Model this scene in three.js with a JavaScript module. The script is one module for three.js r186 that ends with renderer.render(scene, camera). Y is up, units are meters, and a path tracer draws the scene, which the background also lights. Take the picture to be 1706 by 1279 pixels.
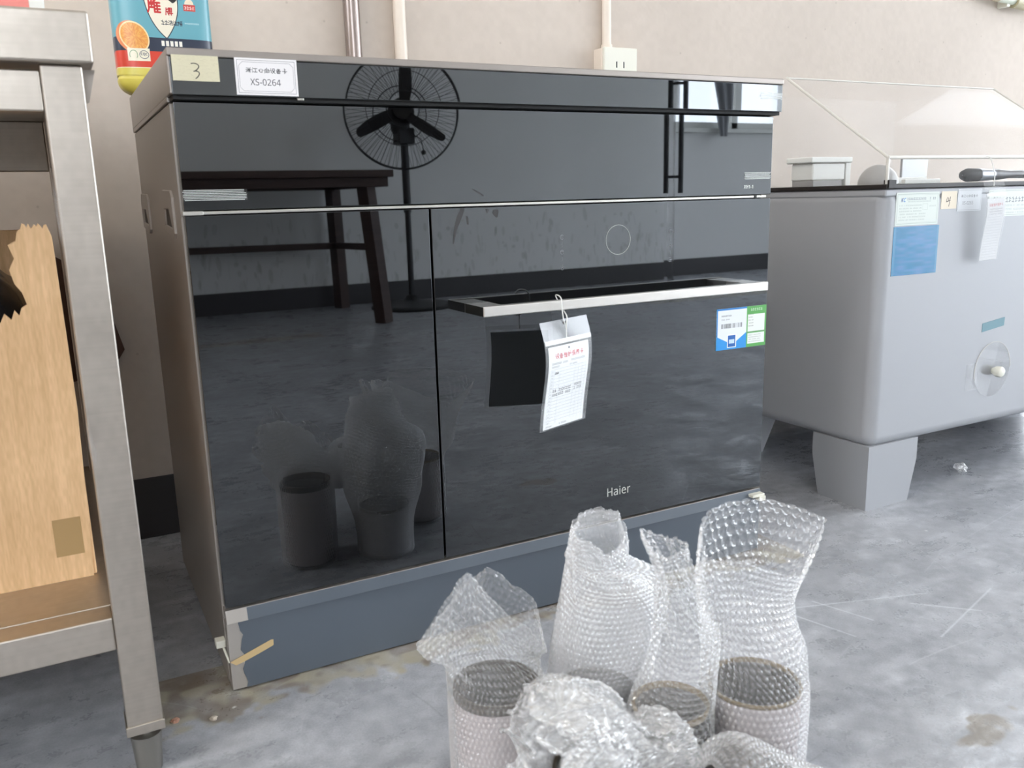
import * as THREE from 'three';
import { RoundedBoxGeometry } from 'three/addons/geometries/RoundedBoxGeometry.js';
import { TextGeometry } from 'three/addons/geometries/TextGeometry.js';
import { RectAreaLightUniformsLib } from 'three/addons/lights/RectAreaLightUniformsLib.js';
import { FontLoader } from 'three/addons/loaders/FontLoader.js';
import { mergeGeometries, mergeVertices, toCreasedNormals } from 'three/addons/utils/BufferGeometryUtils.js';

// ---------- camera, daylight, exposure ----------
const scene = new THREE.Scene();
const camera = new THREE.PerspectiveCamera(48.04, 1706 / 1279, 0.05, 200);
camera.focus = 1.6; camera.userData.fStop = 11;
camera.position.set(-0.1343, 0.6174, 1.066);
camera.rotation.order = 'YXZ';
camera.rotation.set(THREE.MathUtils.degToRad(-12.18), THREE.MathUtils.degToRad(-27.444), THREE.MathUtils.degToRad(-1.522));
const renderer = new THREE.WebGLRenderer({ antialias: true });
renderer.toneMapping = THREE.LinearToneMapping;
renderer.toneMappingExposure = 2.05;
renderer.shadowMap.enabled = true;
scene.background = new THREE.Color(0.9, 0.965, 1.05);      // bright overcast sky
scene.backgroundIntensity = 4.4;
// unseen warm ceiling light, brightens the left side (mesh built with the room)
RectAreaLightUniformsLib.init();
const unseenLampPos = [-1.3, 3.05, 0.7], lamp = new THREE.RectAreaLight(new THREE.Color(1.0, 0.95, 0.88), 8, 1.2, 0.28);
lamp.position.set(unseenLampPos[0], unseenLampPos[1] - 0.012, unseenLampPos[2]); lamp.rotation.x = -Math.PI / 2; scene.add(lamp);

// ---------- small helpers ----------
let seed = 7;
const rnd = () => { seed = (seed * 1664525 + 1013904223) >>> 0; return seed / 4294967296; };
const rr = (a, b) => a + (b - a) * rnd();
const lerp = (a, b, t) => a + (b - a) * t;
const names = {};
function numbered(n) { names[n] = (names[n] ?? -1) + 1; return names[n] ? `${n}_${String(names[n]).padStart(3, '0')}` : n; }
function thing(name, label, category, pos = [0, 0, 0], turn = 0, group) {
  const o = new THREE.Group(); o.name = numbered(name); o.position.set(...pos); o.rotation.y = turn;
  o.userData = { label, category }; if (group) o.userData.group = group;
  scene.add(o); return o;
}
function part(parent, name, geo, mat, label, kind) {
  const m = new THREE.Mesh(Array.isArray(geo) ? merge(geo) : geo, mat); m.name = name;
  if (label) m.userData.label = label; if (kind) m.userData.kind = kind;
  parent.add(m); return m;
}
function solo(name, geo, mat, label, category, group) {
  const m = new THREE.Mesh(Array.isArray(geo) ? merge(geo) : geo, mat); m.name = numbered(name);
  m.userData = { label, category }; if (group) m.userData.group = group; scene.add(m); return m;
}
function struct(name, geo, mat) {
  const m = new THREE.Mesh(Array.isArray(geo) ? merge(geo) : geo, mat); m.name = name; m.userData.kind = 'structure'; scene.add(m); return m;
}
function merge(list) { return mergeGeometries(list.map((g) => { const h = g.index ? g.toNonIndexed() : g; for (const k of Object.keys(h.attributes)) if (!['position', 'normal', 'uv'].includes(k)) h.deleteAttribute(k); return h; })); }
function uvm(g, s = 1) {                                   // box-projected uv in metres
  const p = g.attributes.position, n = g.attributes.normal, uv = new Float32Array(p.count * 2);
  for (let i = 0; i < p.count; i++) {
    const a = Math.abs(n.getX(i)), b = Math.abs(n.getY(i)), c = Math.abs(n.getZ(i));
    const [u, v] = b >= a && b >= c ? [p.getX(i), p.getZ(i)] : a >= c ? [p.getZ(i), p.getY(i)] : [p.getX(i), p.getY(i)];
    uv[2 * i] = u * s; uv[2 * i + 1] = v * s;
  }
  g.setAttribute('uv', new THREE.BufferAttribute(uv, 2)); return g;
}
function bx(x0, x1, y0, y1, z0, z1, r = 0.001) {
  const w = x1 - x0, h = y1 - y0, d = z1 - z0;
  const g = new RoundedBoxGeometry(w, h, d, 2, Math.min(r, w / 2.01, h / 2.01, d / 2.01)); g.translate((x0 + x1) / 2, (y0 + y1) / 2, (z0 + z1) / 2); return uvm(g);
}
function cyl(x, y0, y1, z, r0, r1 = r0, seg = 32, open = false) { const g = new THREE.CylinderGeometry(r1, r0, y1 - y0, seg, 1, open); g.translate(x, (y0 + y1) / 2, z); return g; }
const V = (a) => new THREE.Vector3(...a);
function rod(a, b, r, seg = 10, r2 = r) {
  const p = V(a), q = V(b), d = q.clone().sub(p), g = new THREE.CylinderGeometry(r2, r, d.length(), seg);
  g.applyQuaternion(new THREE.Quaternion().setFromUnitVectors(new THREE.Vector3(0, 1, 0), d.normalize())); g.translate((p.x + q.x) / 2, (p.y + q.y) / 2, (p.z + q.z) / 2); return g;
}
function beam(a, b, w, t) {                                 // rectangular bar between two points
  const p = V(a), q = V(b), d = q.clone().sub(p), g = new RoundedBoxGeometry(w, d.length(), t, 2, 0.003);
  g.applyQuaternion(new THREE.Quaternion().setFromUnitVectors(new THREE.Vector3(0, 1, 0), d.normalize())); g.translate((p.x + q.x) / 2, (p.y + q.y) / 2, (p.z + q.z) / 2); return uvm(g);
}
function wire(pts, r, n = 40, closed = false) { return new THREE.TubeGeometry(new THREE.CatmullRomCurve3(pts.map(V), closed), n, r, 8, closed); }
function poly(pts, depth, bevel = 0) {                      // extruded outline, xy in metres, front at z = 0
  const s = new THREE.Shape(pts.map(([x, y]) => new THREE.Vector2(x, y)));
  const g = new THREE.ExtrudeGeometry(s, { depth, bevelEnabled: bevel > 0, bevelSize: bevel, bevelThickness: bevel, bevelSegments: 2 }); return uvm(g);
}
// value noise
const NG = new Float32Array(65536); for (let i = 0; i < 65536; i++) NG[i] = rnd();
function vn(x, y, px = 256, py = px) {
  const xi = Math.floor(x), yi = Math.floor(y), fx = x - xi, fy = y - yi, u = fx * fx * (3 - 2 * fx), v = fy * fy * (3 - 2 * fy);
  const at = (a, b) => NG[((((b % py) + py) % py) << 8) | (((a % px) + px) % px)];
  return lerp(lerp(at(xi, yi), at(xi + 1, yi), u), lerp(at(xi, yi + 1), at(xi + 1, yi + 1), u), v);
}
const n3 = (x, y, z) => (vn(x + z * 7.31, y + z * 3.17) + vn(y * 1.1 + 31.7, z + x * 0.7 + 11.3) + vn(z * 1.3 + 5.1, x * 0.9 + 57.3)) / 1.5 - 1;

function canvasTex(w, h, draw, srgb = true) {
  const c = document.createElement('canvas'); c.width = w; c.height = h; const g = c.getContext('2d'); draw(g, w, h);
  const t = new THREE.CanvasTexture(c); if (srgb) t.colorSpace = THREE.SRGBColorSpace; t.wrapS = t.wrapT = THREE.RepeatWrapping; return t;
}
function pixelTex(w, h, fn, srgb = true) {
  const d = new Uint8Array(w * h * 4);
  for (let y = 0; y < h; y++) for (let x = 0; x < w; x++) { const c = fn(x / w, y / h); const i = (y * w + x) * 4; d[i] = c[0]; d[i + 1] = c[1]; d[i + 2] = c[2]; d[i + 3] = 255; }
  const t = new THREE.DataTexture(d, w, h); t.magFilter = t.minFilter = THREE.LinearFilter; t.wrapS = t.wrapT = THREE.RepeatWrapping; if (srgb) t.colorSpace = THREE.SRGBColorSpace; t.needsUpdate = true; return t;
}
const cl = (v) => Math.max(0, Math.min(255, v));
function std(o) { return new THREE.MeshPhysicalMaterial({ roughness: 0.5, metalness: 0, ...o }); }
function rep(t, sx, sy = sx) { t.repeat.set(sx, sy); return t; }

// ---------- textures ----------
// grey concrete floor: 3 m tile (its corner at x = -0.6, z = -0.7): mottling, scratches, dirt along the cooker, a brown stain
const FT = 2048, FS = 3.0;
const floorTex = canvasTex(FT, FT, (g, w, h) => {
  const im = g.createImageData(w, h), d = im.data;
  for (let y = 0; y < h; y++) for (let x = 0; x < w; x++) {
    const u = x / w, v = y / h, X = u * FS - 0.6, Z = v * FS - 0.7;
    const big = vn(u * 8, v * 8, 8) - 0.5, mid = vn(u * 32 + 3, v * 32, 32) - 0.5, st = vn(u * 24, v * 128, 24, 128) - 0.5, fine = vn(u * 256, v * 256, 256) - 0.5, gr = rnd() - 0.5;
    const cloud = Math.max(0, vn(u * 64, v * 128 + 9, 64, 128) - 0.52);
    let l = 166 + big * 16 + mid * 14 + st * 12 + fine * 18 + gr * 14 + cloud * 46, r = l - 3, gg = l - 1, b = l + 4;
    // dirt left along the foot of the cooker, with its own ragged outline
    const nz = vn(u * 170, v * 170, 170) - 0.5, nf = vn(u * 256 + 7, v * 256 + 3, 256) - 0.5, edge = 0.05 + 0.05 * (vn(u * 36, 3.3, 36) - 0.5) + 0.03 * nz + 0.02 * nf;
    if (X > -0.12 && X < 0.95 && Z > -0.08 && Z < edge + 0.01) {
      const k = Math.max(0, Math.min(0.8, (edge - Z) * 45 + nf * 0.6)) * (0.7 + 0.5 * nz), br = vn(u * 90 + 3, v * 90 + 8, 90) * 0.6 + vn(u * 220 + 1, v * 220, 220) * 0.4, q = Math.max(0, Math.min(1, (br - 0.42) * 5));
      r = lerp(r, lerp(176, 126, q), k); gg = lerp(gg, lerp(166, 110, q), k); b = lerp(b, lerp(138, 92, q), k);
    }
    const sx = (X - 0.755) / 0.06, sz = (Z - 0.525 + 0.2 * (X - 0.755)) / 0.022, sd = sx * sx + sz * sz;
    if (sd < 1.5) { const k = Math.max(0, Math.min(0.6, (vn(u * 230, v * 230, 230) * 0.6 + vn(u * 90, v * 110, 90, 110) * 0.5 - 0.22 - 0.35 * sd) * 2.2)); r = lerp(r, 128, k); gg = lerp(gg, 116, k); b = lerp(b, 100, k); }
    const i = (y * w + x) * 4; d[i] = cl(r); d[i + 1] = cl(gg); d[i + 2] = cl(b); d[i + 3] = 255;
  }
  g.putImageData(im, 0, 0);
  const px = (X) => ((X + 0.6) / FS) * w, pz = (Z) => ((Z + 0.7) / FS) * h;
  for (let i = 0; i < 620; i++) {                          // scratches
    const x = rnd() * w, y = rnd() * h, a = rnd() < 0.5 ? rr(-0.5, 0.3) : rnd() * 6.3, L = rr(12, 120) * (rnd() < 0.1 ? 2.2 : 1);
    g.strokeStyle = `rgba(${rnd() < 0.75 ? '225,228,230' : '90,90,88'},${rr(0.06, 0.32)})`; g.lineWidth = rr(0.6, 1.6);
    g.beginPath(); g.moveTo(x, y); g.quadraticCurveTo(x + L * 0.5 * Math.cos(a) + rr(-4, 4), y + L * 0.5 * Math.sin(a) + rr(-4, 4), x + L * Math.cos(a), y + L * Math.sin(a)); g.stroke();
  }
  g.lineWidth = 2; g.strokeStyle = 'rgba(228,232,235,.55)';
  for (const [a, b, c, e] of [[0.77, 0.2, 0.80, 0.3], [0.83, 0.19, 0.86, 0.28], [0.75, 0.18, 1.0, 0.26], [0.95, 0.27, 1.02, 0.34], [0.62, 0.12, 0.8, 0.16], [0.9, 0.36, 1.1, 0.3]]) { g.beginPath(); g.moveTo(px(a), pz(b)); g.lineTo(px(c), pz(e)); g.stroke(); }
  for (let i = 0; i < 90; i++) { g.fillStyle = rnd() < 0.5 ? 'rgba(70,60,50,.7)' : 'rgba(235,235,232,.8)'; g.beginPath(); g.ellipse(rnd() * w, rnd() * h, rr(0.8, 2.4), rr(0.8, 1.8), rnd() * 3, 0, 7); g.fill(); }
});
floorTex.repeat.set(1 / FS, 1 / FS); floorTex.flipY = false; floorTex.offset.set(0.6 / FS, 0.7 / FS);
const floorRough = rep(pixelTex(512, 512, (u, v) => { const k = 96 + 70 * (vn(u * 16, v * 16, 16) - 0.5) + 60 * (vn(u * 64, v * 128, 64, 128) - 0.5) + 40 * (rnd() - 0.5); return [0, cl(k), 0]; }, false), 1 / 1.2);
const floorBump = rep(pixelTex(512, 512, (u, v) => { const k = 128 + 80 * (vn(u * 128, v * 128, 128) - 0.5) + 60 * (vn(u * 24, v * 24, 24) - 0.5); return [k, k, k]; }, false), 1 / 0.9);
const wallTex = rep(pixelTex(512, 512, (u, v) => { const k = 6 * (vn(u * 8, v * 8, 8) - 0.5) + 5 * (vn(u * 128, v * 128, 128) - 0.5) + (rnd() < 0.0004 ? -26 : 0); return [cl(207 + k), cl(195 + k), cl(183 + k)]; }), 1 / 1.6);
const wallBump = rep(pixelTex(256, 256, (u, v) => { const k = 128 + 90 * (vn(u * 64, v * 64, 64) - 0.5); return [k, k, k]; }, false), 1 / 0.4);
// opposite wall: damp scuffs and drips low down
const scuffTex = canvasTex(2048, 512, (g, w, h) => {
  g.fillStyle = '#f3f2f0'; g.fillRect(0, 0, w, h);
  for (let i = 0; i < 560; i++) { const y = h - Math.pow(rnd(), 1.7) * h * 0.42 - 40; g.fillStyle = `rgba(110,108,106,${rr(0.03, 0.17)})`; g.beginPath(); g.ellipse(rnd() * w, y, rr(1, 8), rr(3, 24), rr(-0.2, 0.2), 0, 7); g.fill(); }
});
const steelTex = rep(pixelTex(512, 512, (u, v) => { const k = 5 * (vn(u * 10, v * 10, 10) - 0.5) + 7 * (vn(u * 90, v * 60, 90, 60) - 0.5) + 5 * (vn(u * 6, v * 256, 6, 256) - 0.5); return [cl(186 + k), cl(178 + k), cl(168 + k)]; }), 1 / 0.5);
const steelRough = rep(pixelTex(256, 256, (u, v) => { const k = 104 + 24 * (vn(u * 12, v * 12, 12) - 0.5) + 12 * (vn(u * 48, v * 48, 48) - 0.5); return [0, cl(k), 0]; }, false), 1 / 0.4);
const cardTex = rep(pixelTex(512, 512, (u, v) => { const s = vn(u * 90, v * 3, 90, 3) - 0.5, f = vn(u * 256, v * 40, 256, 40) - 0.5, b = vn(u * 5, v * 5, 5) - 0.5; const k = s * 14 + f * 14 + b * 10; return [cl(220 + k), cl(181 + k), cl(136 + k)]; }), 1 / 0.35);
const woodTex = rep(pixelTex(512, 512, (u, v) => { const s = vn(u * 5, v * 60, 5, 60) - 0.5, f = vn(u * 20, v * 200, 20, 200) - 0.5; const k = s * 30 + f * 20; return [cl(66 + k * 0.7), cl(46 + k * 0.7), cl(38 + k * 0.7)]; }), 1 / 0.6);

// ---------- materials ----------
const M = {
  floor: std({ map: floorTex, roughnessMap: floorRough, roughness: 1, bumpMap: floorBump, bumpScale: 0.0006, ior: 1.5 }),
  wall: std({ map: wallTex, roughness: 0.75, bumpMap: wallBump, bumpScale: 0.0004 }),
  wallPlain: std({ color: 0xe9e8e6, roughness: 0.8 }),
  ceiling: std({ color: 0xeeece8, roughness: 0.9 }),
  skirt: std({ color: 0x3b393a, roughness: 0.5 }),
  outdoor: std({ color: 0xa9aaa6, roughness: 0.9 }),
  steel: std({ map: steelTex, roughnessMap: steelRough, roughness: 1, metalness: 1 }),
  footSteel: std({ color: 0x98958f, roughness: 0.36, metalness: 0.85 }),
  grille: std({ color: 0x9a9089, roughness: 0.45, metalness: 0.75 }),
  sidePanel: std({ color: 0xa69e96, roughness: 0.4, metalness: 0.35 }),
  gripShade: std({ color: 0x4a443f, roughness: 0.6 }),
  rim: std({ color: 0xa29a94, roughness: 0.35, metalness: 0.7 }),
  blackGlass: std({ color: 0x050506, roughness: 0.015, ior: 2.08, specularColor: new THREE.Color(0.9, 0.95, 1.0) }),
  carcass: std({ color: 0x070707, roughness: 0.6 }),
  alu: std({ color: 0xe6e2dc, roughness: 0.34, metalness: 1 }),
  blackPlastic: std({ color: 0x15140f, roughness: 0.4 }),
  silverTrim: std({ color: 0xd8d6cf, roughness: 0.3, metalness: 0.9 }),
  kickFilm: std({ color: 0x5b636c, roughness: 0.3 }),
  kickSteel: std({ color: 0xb5afa8, roughness: 0.4, metalness: 0.4 }),
  maskingTape: std({ color: 0xcdb283, roughness: 0.8 }),
  filament: std({ color: 0xdfe2de, roughness: 0.3 }),
  print: std({ color: 0xb9bbb6, roughness: 0.5 }),
  printDim: std({ color: 0x8b8d90, roughness: 0.5 }),
  clearFilm: std({ color: 0xffffff, roughness: 0.06, transmission: 0.97, thickness: 0, ior: 1.45 }),
  pouch: std({ color: 0xffffff, roughness: 0.06, transmission: 0.97, thickness: 0, ior: 1.4 }),
  whitePlastic: std({ color: 0xe8e6d8, roughness: 0.4 }),
  pvc: std({ color: 0xe9dccd, roughness: 0.35 }),
  darkPipe: std({ color: 0x978a84, roughness: 0.25, metalness: 0.5 }),
  tank: std({ color: 0xacaeb2, roughness: 0.42 }),
  tankFoot: std({ color: 0xa8aaae, roughness: 0.5 }),
  seal: std({ color: 0x1f1a18, roughness: 0.5 }),
  acrylic: std({ color: 0xffffff, roughness: 0.04, transmission: 0.97, thickness: 0, ior: 1.4, specularIntensity: 0.04 }),
  acrylicEdge: std({ color: 0xf3f0e9, roughness: 0.2, transmission: 0.35, thickness: 0 }),
  zip: std({ color: 0xffffff, roughness: 0.15, transmission: 0.75, thickness: 0 }),
  card: std({ map: cardTex, roughness: 0.85 }),
  cardDark: std({ color: 0x8b6a48, roughness: 0.9 }),
  bin: std({ color: 0x1d2024, roughness: 0.25 }),
  wood: std({ map: woodTex, roughness: 0.6 }),
  fan: std({ color: 0x191a1a, roughness: 0.45 }),
  fanBlade: std({ color: 0x17130f, roughness: 0.4 }),
  whiteFrame: std({ color: 0xe4e4de, roughness: 0.4 }),
  pane: std({ color: 0xffffff, roughness: 0.02, transmission: 1, thickness: 0, ior: 1.5 }),
  cupLilac: std({ color: 0xc2b9b8, roughness: 0.42 }),
  cupBrown: std({ color: 0x2c241e, roughness: 0.4 }),
  cupRim: std({ color: 0x3a2e1e, roughness: 0.35 }),
  cupRimTan: std({ color: 0x7d6a48, roughness: 0.35 }),
  cupInside: std({ color: 0x6b655f, roughness: 0.35, metalness: 0.4 }),
  bubble: std({ color: 0xffffff, roughness: 0.13, transmission: 0.86, thickness: 0, ior: 1.9, side: THREE.DoubleSide }),
  bubbleDense: std({ color: 0xffffff, roughness: 0.14, transmission: 0.75, thickness: 0, ior: 1.9, side: THREE.DoubleSide }),
  yellow: std({ color: 0xd9c95a, roughness: 0.35 }),
  greyPlasticSheet: std({ color: 0x8d8f93, roughness: 0.3 }),
  brush: std({ color: 0x1b1917, roughness: 0.7 }),
  ferrule: std({ color: 0x8c8f94, roughness: 0.3, metalness: 0.8 }),
  brushHandle: std({ color: 0x2a2624, roughness: 0.4 }),
  brown: std({ color: 0x5a4136, roughness: 0.7 }),
  cableTie: std({ color: 0xeeeeea, roughness: 0.4 }),
};

// ---------- lettering ----------
const font = await new FontLoader().loadAsync('fonts/droid/droid_sans_regular.typeface.json');
const fontBold = await new FontLoader().loadAsync('fonts/droid/droid_sans_bold.typeface.json');
function text(s, size, f = font, depth = 0.0004) { const g = new TextGeometry(s, { font: f, size, depth, curveSegments: 6, bevelEnabled: false }); g.computeBoundingBox(); return g; }
// brush strokes of the characters on a 0..9 grid, x right, y down
const HAN = {
  '浙': '1122 0415 0827 2454 4148 2655 8162 6268 6494 7579', '江': '1122 0415 0827 3292 6268 3898', '心': '1426 3337487875 5263 8395', '尚': '5053 3223 7283 19149498 3676783836',
  '设': '1122 04242837 525344 51818394 458549 5599', '备': '4114 327216 3495 2575792925 2777 4549', '卡': '5054 5272 1595 5559 5677', '维': '3113331645 1849 6144 5359 5393 5595 5797 5999 7379',
  '护': '0333 2129 0635 6071 43939545 434639', '保': '3114 2329 4181834341 3595 6369 6539 6599', '养': '3142 7162 2282 1393 0595 5208 5498 373829 6769', '机': '0444 2129 2407 2436 525529 52828898',
  '雕': '0917115159 2343 3135 2444 2646 6143 5359 5393 5595 5797 5999 7379', '牌': '1109 1342 4144 1545 2549 5181855551 6165 5383 6248 4797 7579', '洗': '1122 0415 0827 4132 3393 6165 3595 5539 756998', '洁': '1122 0415 0827 3393 6165 4585 4787894947', '精': '1333 1119 0434 2436 4292 7165 4494 4696 47878949',
};
function han(g, s, x, y, size, col, gap = 1.12, lw = 0.1) {
  g.strokeStyle = col; g.lineCap = 'round'; g.lineJoin = 'round'; g.lineWidth = size * lw;
  [...s].forEach((c, i) => { for (const st of (HAN[c] ?? '').split(' ')) { g.beginPath(); for (let k = 0; k + 1 < st.length; k += 2) g[k ? 'lineTo' : 'moveTo'](x + i * size * gap + (+st[k] / 9) * size, y + (+st[k + 1] / 9) * size); g.stroke(); } });
}
function tinyText(g, x, y, w, h, col) {                     // print too small to be read in the photograph: rows of short ticks
  g.strokeStyle = col; g.lineWidth = Math.max(0.8, h * 0.16);
  for (let X = x; X < x + w; X += h * 0.95) { if (rnd() < 0.1) continue; g.beginPath(); g.moveTo(X, y + h * rr(0.1, 0.4)); g.lineTo(X + h * 0.7, y + h * rr(0.1, 0.5)); g.moveTo(X + h * 0.35, y); g.lineTo(X + h * rr(0.2, 0.5), y + h); g.moveTo(X, y + h * 0.9); g.lineTo(X + h * 0.7, y + h * rr(0.7, 1)); g.stroke(); }
}
// flat sticker: thin rounded plate with the print on its front
function sticker(parent, name, x0, x1, y0, y1, z, tex, label, t = 0.0006, mopt = {}) {
  const g = new THREE.BoxGeometry(x1 - x0, y1 - y0, t); g.translate((x0 + x1) / 2, (y0 + y1) / 2, z + t / 2);
  return part(parent, name, g, std({ map: tex, roughness: 0.45, ...mopt }), label);
}

// ---------- structure ----------
const X0 = -2.6, X1 = 5.6, ZB = -0.64, ZF = 4.1, H = 3.2, XE = 3.84, ZA = 4.24;
function flat(x0, x1, y0, y1, z0, z1) { const g = new THREE.BoxGeometry(x1 - x0, y1 - y0, z1 - z0); g.translate((x0 + x1) / 2, (y0 + y1) / 2, (z0 + z1) / 2); return uvm(g); }
struct('floor', flat(X0 - 0.2, X1 + 0.2, -0.15, 0, ZB - 0.2, ZA + 0.3), M.floor);
struct('ceiling', flat(X0 - 0.2, X1 + 0.2, H, H + 0.2, ZB - 0.2, ZA + 0.3), M.ceiling);
// back wall; unseen doorway right of the tank lights the floor and opposite wall
const BX0 = 2.62, BX1 = 4.7, BY1 = 2.0;
struct('wall_back', [flat(X0 - 0.2, BX0, 0, H, ZB - 0.2, ZB), flat(BX1, X1 + 0.2, 0, H, ZB - 0.2, ZB), flat(BX0, BX1, BY1, H, ZB - 0.2, ZB)], M.wall);
struct('door_2', [bx(BX0, BX0 + 0.05, 0, BY1, ZB - 0.13, ZB - 0.06), bx(BX1 - 0.05, BX1, 0, BY1, ZB - 0.13, ZB - 0.06), bx(BX0, BX1, BY1 - 0.05, BY1, ZB - 0.13, ZB - 0.06)], M.whiteFrame);
const LZ0 = -0.4, LZ1 = 1.2, LY0 = 1.5, LY1 = 2.7;
struct('wall_left', [flat(X0 - 0.2, X0, 0, LY0, ZB, ZF), flat(X0 - 0.2, X0, LY1, H, ZB, ZF), flat(X0 - 0.2, X0, LY0, LY1, ZB, LZ0), flat(X0 - 0.2, X0, LY0, LY1, LZ1, ZF)], M.wall);
struct('added_window_2', [bx(X0 - 0.12, X0 - 0.06, LY0, LY0 + 0.06, LZ0, LZ1), bx(X0 - 0.12, X0 - 0.06, LY1 - 0.06, LY1, LZ0, LZ1), bx(X0 - 0.12, X0 - 0.06, LY0, LY1, LZ0, LZ0 + 0.06), bx(X0 - 0.12, X0 - 0.06, LY0, LY1, LZ1 - 0.06, LZ1)], M.whiteFrame);  // added window in the left wall, there to brighten the left side
const QX0 = -2.4, QX1 = -0.4, QY0 = 1.1, QY1 = 2.7;   // added window to light the left side, past what the glass mirrors
const fw = merge([flat(X0 - 0.2, QX0, 0, H, ZF, ZA + 0.3), flat(QX1, XE, 0, H, ZF, ZA + 0.3), flat(QX0, QX1, 0, QY0, ZF, ZA + 0.3), flat(QX0, QX1, QY1, H, ZF, ZA + 0.3)]); { const p = fw.attributes.position, uv = fw.attributes.uv; for (let i = 0; i < p.count; i++) uv.setXY(i, p.getX(i) / 4, p.getY(i) / 1.0); }
M.wallScuff = std({ map: scuffTex, roughness: 0.8 }); scuffTex.wrapT = THREE.ClampToEdgeWrapping;
struct('wall_front', fw, M.wallScuff);
struct('added_window_3', [bx(QX0, QX1, QY0, QY0 + 0.05, ZF + 0.1, ZF + 0.16), bx(QX0, QX1, QY1 - 0.05, QY1, ZF + 0.1, ZF + 0.16), bx(QX0, QX0 + 0.05, QY0 + 0.05, QY1 - 0.05, ZF + 0.1, ZF + 0.16), bx(QX1 - 0.05, QX1, QY0 + 0.05, QY1 - 0.05, ZF + 0.1, ZF + 0.16), bx(-1.43, -1.37, QY0 + 0.05, QY1 - 0.05, ZF + 0.1, ZF + 0.16)], M.whiteFrame);
// recessed bay with a window
const WX0 = 3.98, WX1 = 5.3, WY0 = 1.09, WY1 = 3.0;
struct('wall_front_bay', [flat(XE, WX0, 0, H, ZA, ZA + 0.3), flat(WX1, X1 + 0.2, 0, H, ZA, ZA + 0.3), flat(WX0, WX1, 0, WY0, ZA, ZA + 0.3), flat(WX0, WX1, WY1, H, ZA, ZA + 0.3)], M.wallPlain);
// right wall, wide opening out of view that lights the room from the right
const DZ0 = 0.0, DZ1 = 3.7, DY1 = 2.7, DY0 = 0.0;
struct('wall_right', [flat(X1, X1 + 0.2, 0, H, ZB, DZ0), flat(X1, X1 + 0.2, 0, H, DZ1, ZA), flat(X1, X1 + 0.2, DY1, H, DZ0, DZ1)], M.wallPlain);
struct('baseboard_back', bx(X0, BX0, 0, 0.118, ZB, ZB + 0.006, 0.002), M.skirt);
struct('baseboard_front', bx(X0, XE, 0, 0.125, ZF - 0.008, ZF, 0.002), M.skirt);
struct('baseboard_front_bay', bx(XE, X1, 0, 0.125, ZA - 0.008, ZA, 0.002), M.skirt);
{ // unseen ceiling fitting, placed to brighten the left of the room
  const f = thing('unseen_ceiling_lamp', 'white ceiling fitting out of view above the viewer, placed to light the left side', 'lamp', unseenLampPos);
  part(f, 'lamp_housing', bx(-0.62, 0.62, 0.005, 0.12, -0.16, 0.16, 0.01), M.whiteFrame);
  part(f, 'diffuser', bx(-0.6, 0.6, -0.01, 0.005, -0.14, 0.14, 0.004), std({ color: 0xf4f2ec, emissive: new THREE.Color(1, 0.95, 0.88), emissiveIntensity: 6, roughness: 0.5 }));
}
{ // window_1: frame, panes
  const w = new THREE.Group(); w.name = 'window_1'; w.userData.kind = 'structure'; scene.add(w);
  const f = [bx(WX0, WX0 + 0.06, WY0, WY1, ZA + 0.02, ZA + 0.09), bx(WX1 - 0.06, WX1, WY0, WY1, ZA + 0.02, ZA + 0.09), bx(WX0, WX1, WY0, WY0 + 0.05, ZA + 0.02, ZA + 0.09), bx(WX0, WX1, WY1 - 0.05, WY1, ZA + 0.02, ZA + 0.09), bx(4.6, 4.66, WY0, WY1, ZA + 0.02, ZA + 0.09)];
  part(w, 'window_frame', f, M.whiteFrame);
  part(w, 'window_sill', bx(WX0 - 0.02, WX1 + 0.02, WY0 - 0.03, WY0, ZA - 0.04, ZA + 0.1, 0.004), M.whiteFrame);
  part(w, 'pane', bx(WX0 + 0.06, 4.6, WY0 + 0.05, WY1 - 0.05, ZA + 0.05, ZA + 0.055), M.pane);
  part(w, 'pane', bx(4.66, WX1 - 0.06, WY0 + 0.05, WY1 - 0.05, ZA + 0.05, ZA + 0.055), M.pane);
}
{ // door_1: unseen doorway in the right wall, light enters from the right
  const w = new THREE.Group(); w.name = 'door_1'; w.userData.kind = 'structure'; scene.add(w);
  const f = [bx(X1 + 0.04, X1 + 0.1, DY1 - 0.07, DY1, DZ0, DZ1)];
  for (const z of [DZ0, DZ1 - 0.06, lerp(DZ0, DZ1, 0.5) - 0.03]) f.push(bx(X1 + 0.04, X1 + 0.1, 0, DY1 - 0.07, z, z + 0.06));
  part(w, 'door_frame', f, M.whiteFrame);
}
struct('yard', flat(X1 + 0.2, 40, -0.2, -0.02, -25, 30), M.outdoor);
struct('yard_back', flat(X0 - 0.2, X1 + 0.2, -0.2, -0.02, -25, ZB - 0.2), M.outdoor);
struct('yard_left', flat(-40, X0 - 0.2, -0.2, -0.02, -25, 30), M.outdoor);
struct('yard_front', flat(X0 - 0.2, X1 + 0.2, -0.2, -0.02, ZA + 0.3, 30), M.outdoor);

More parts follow.
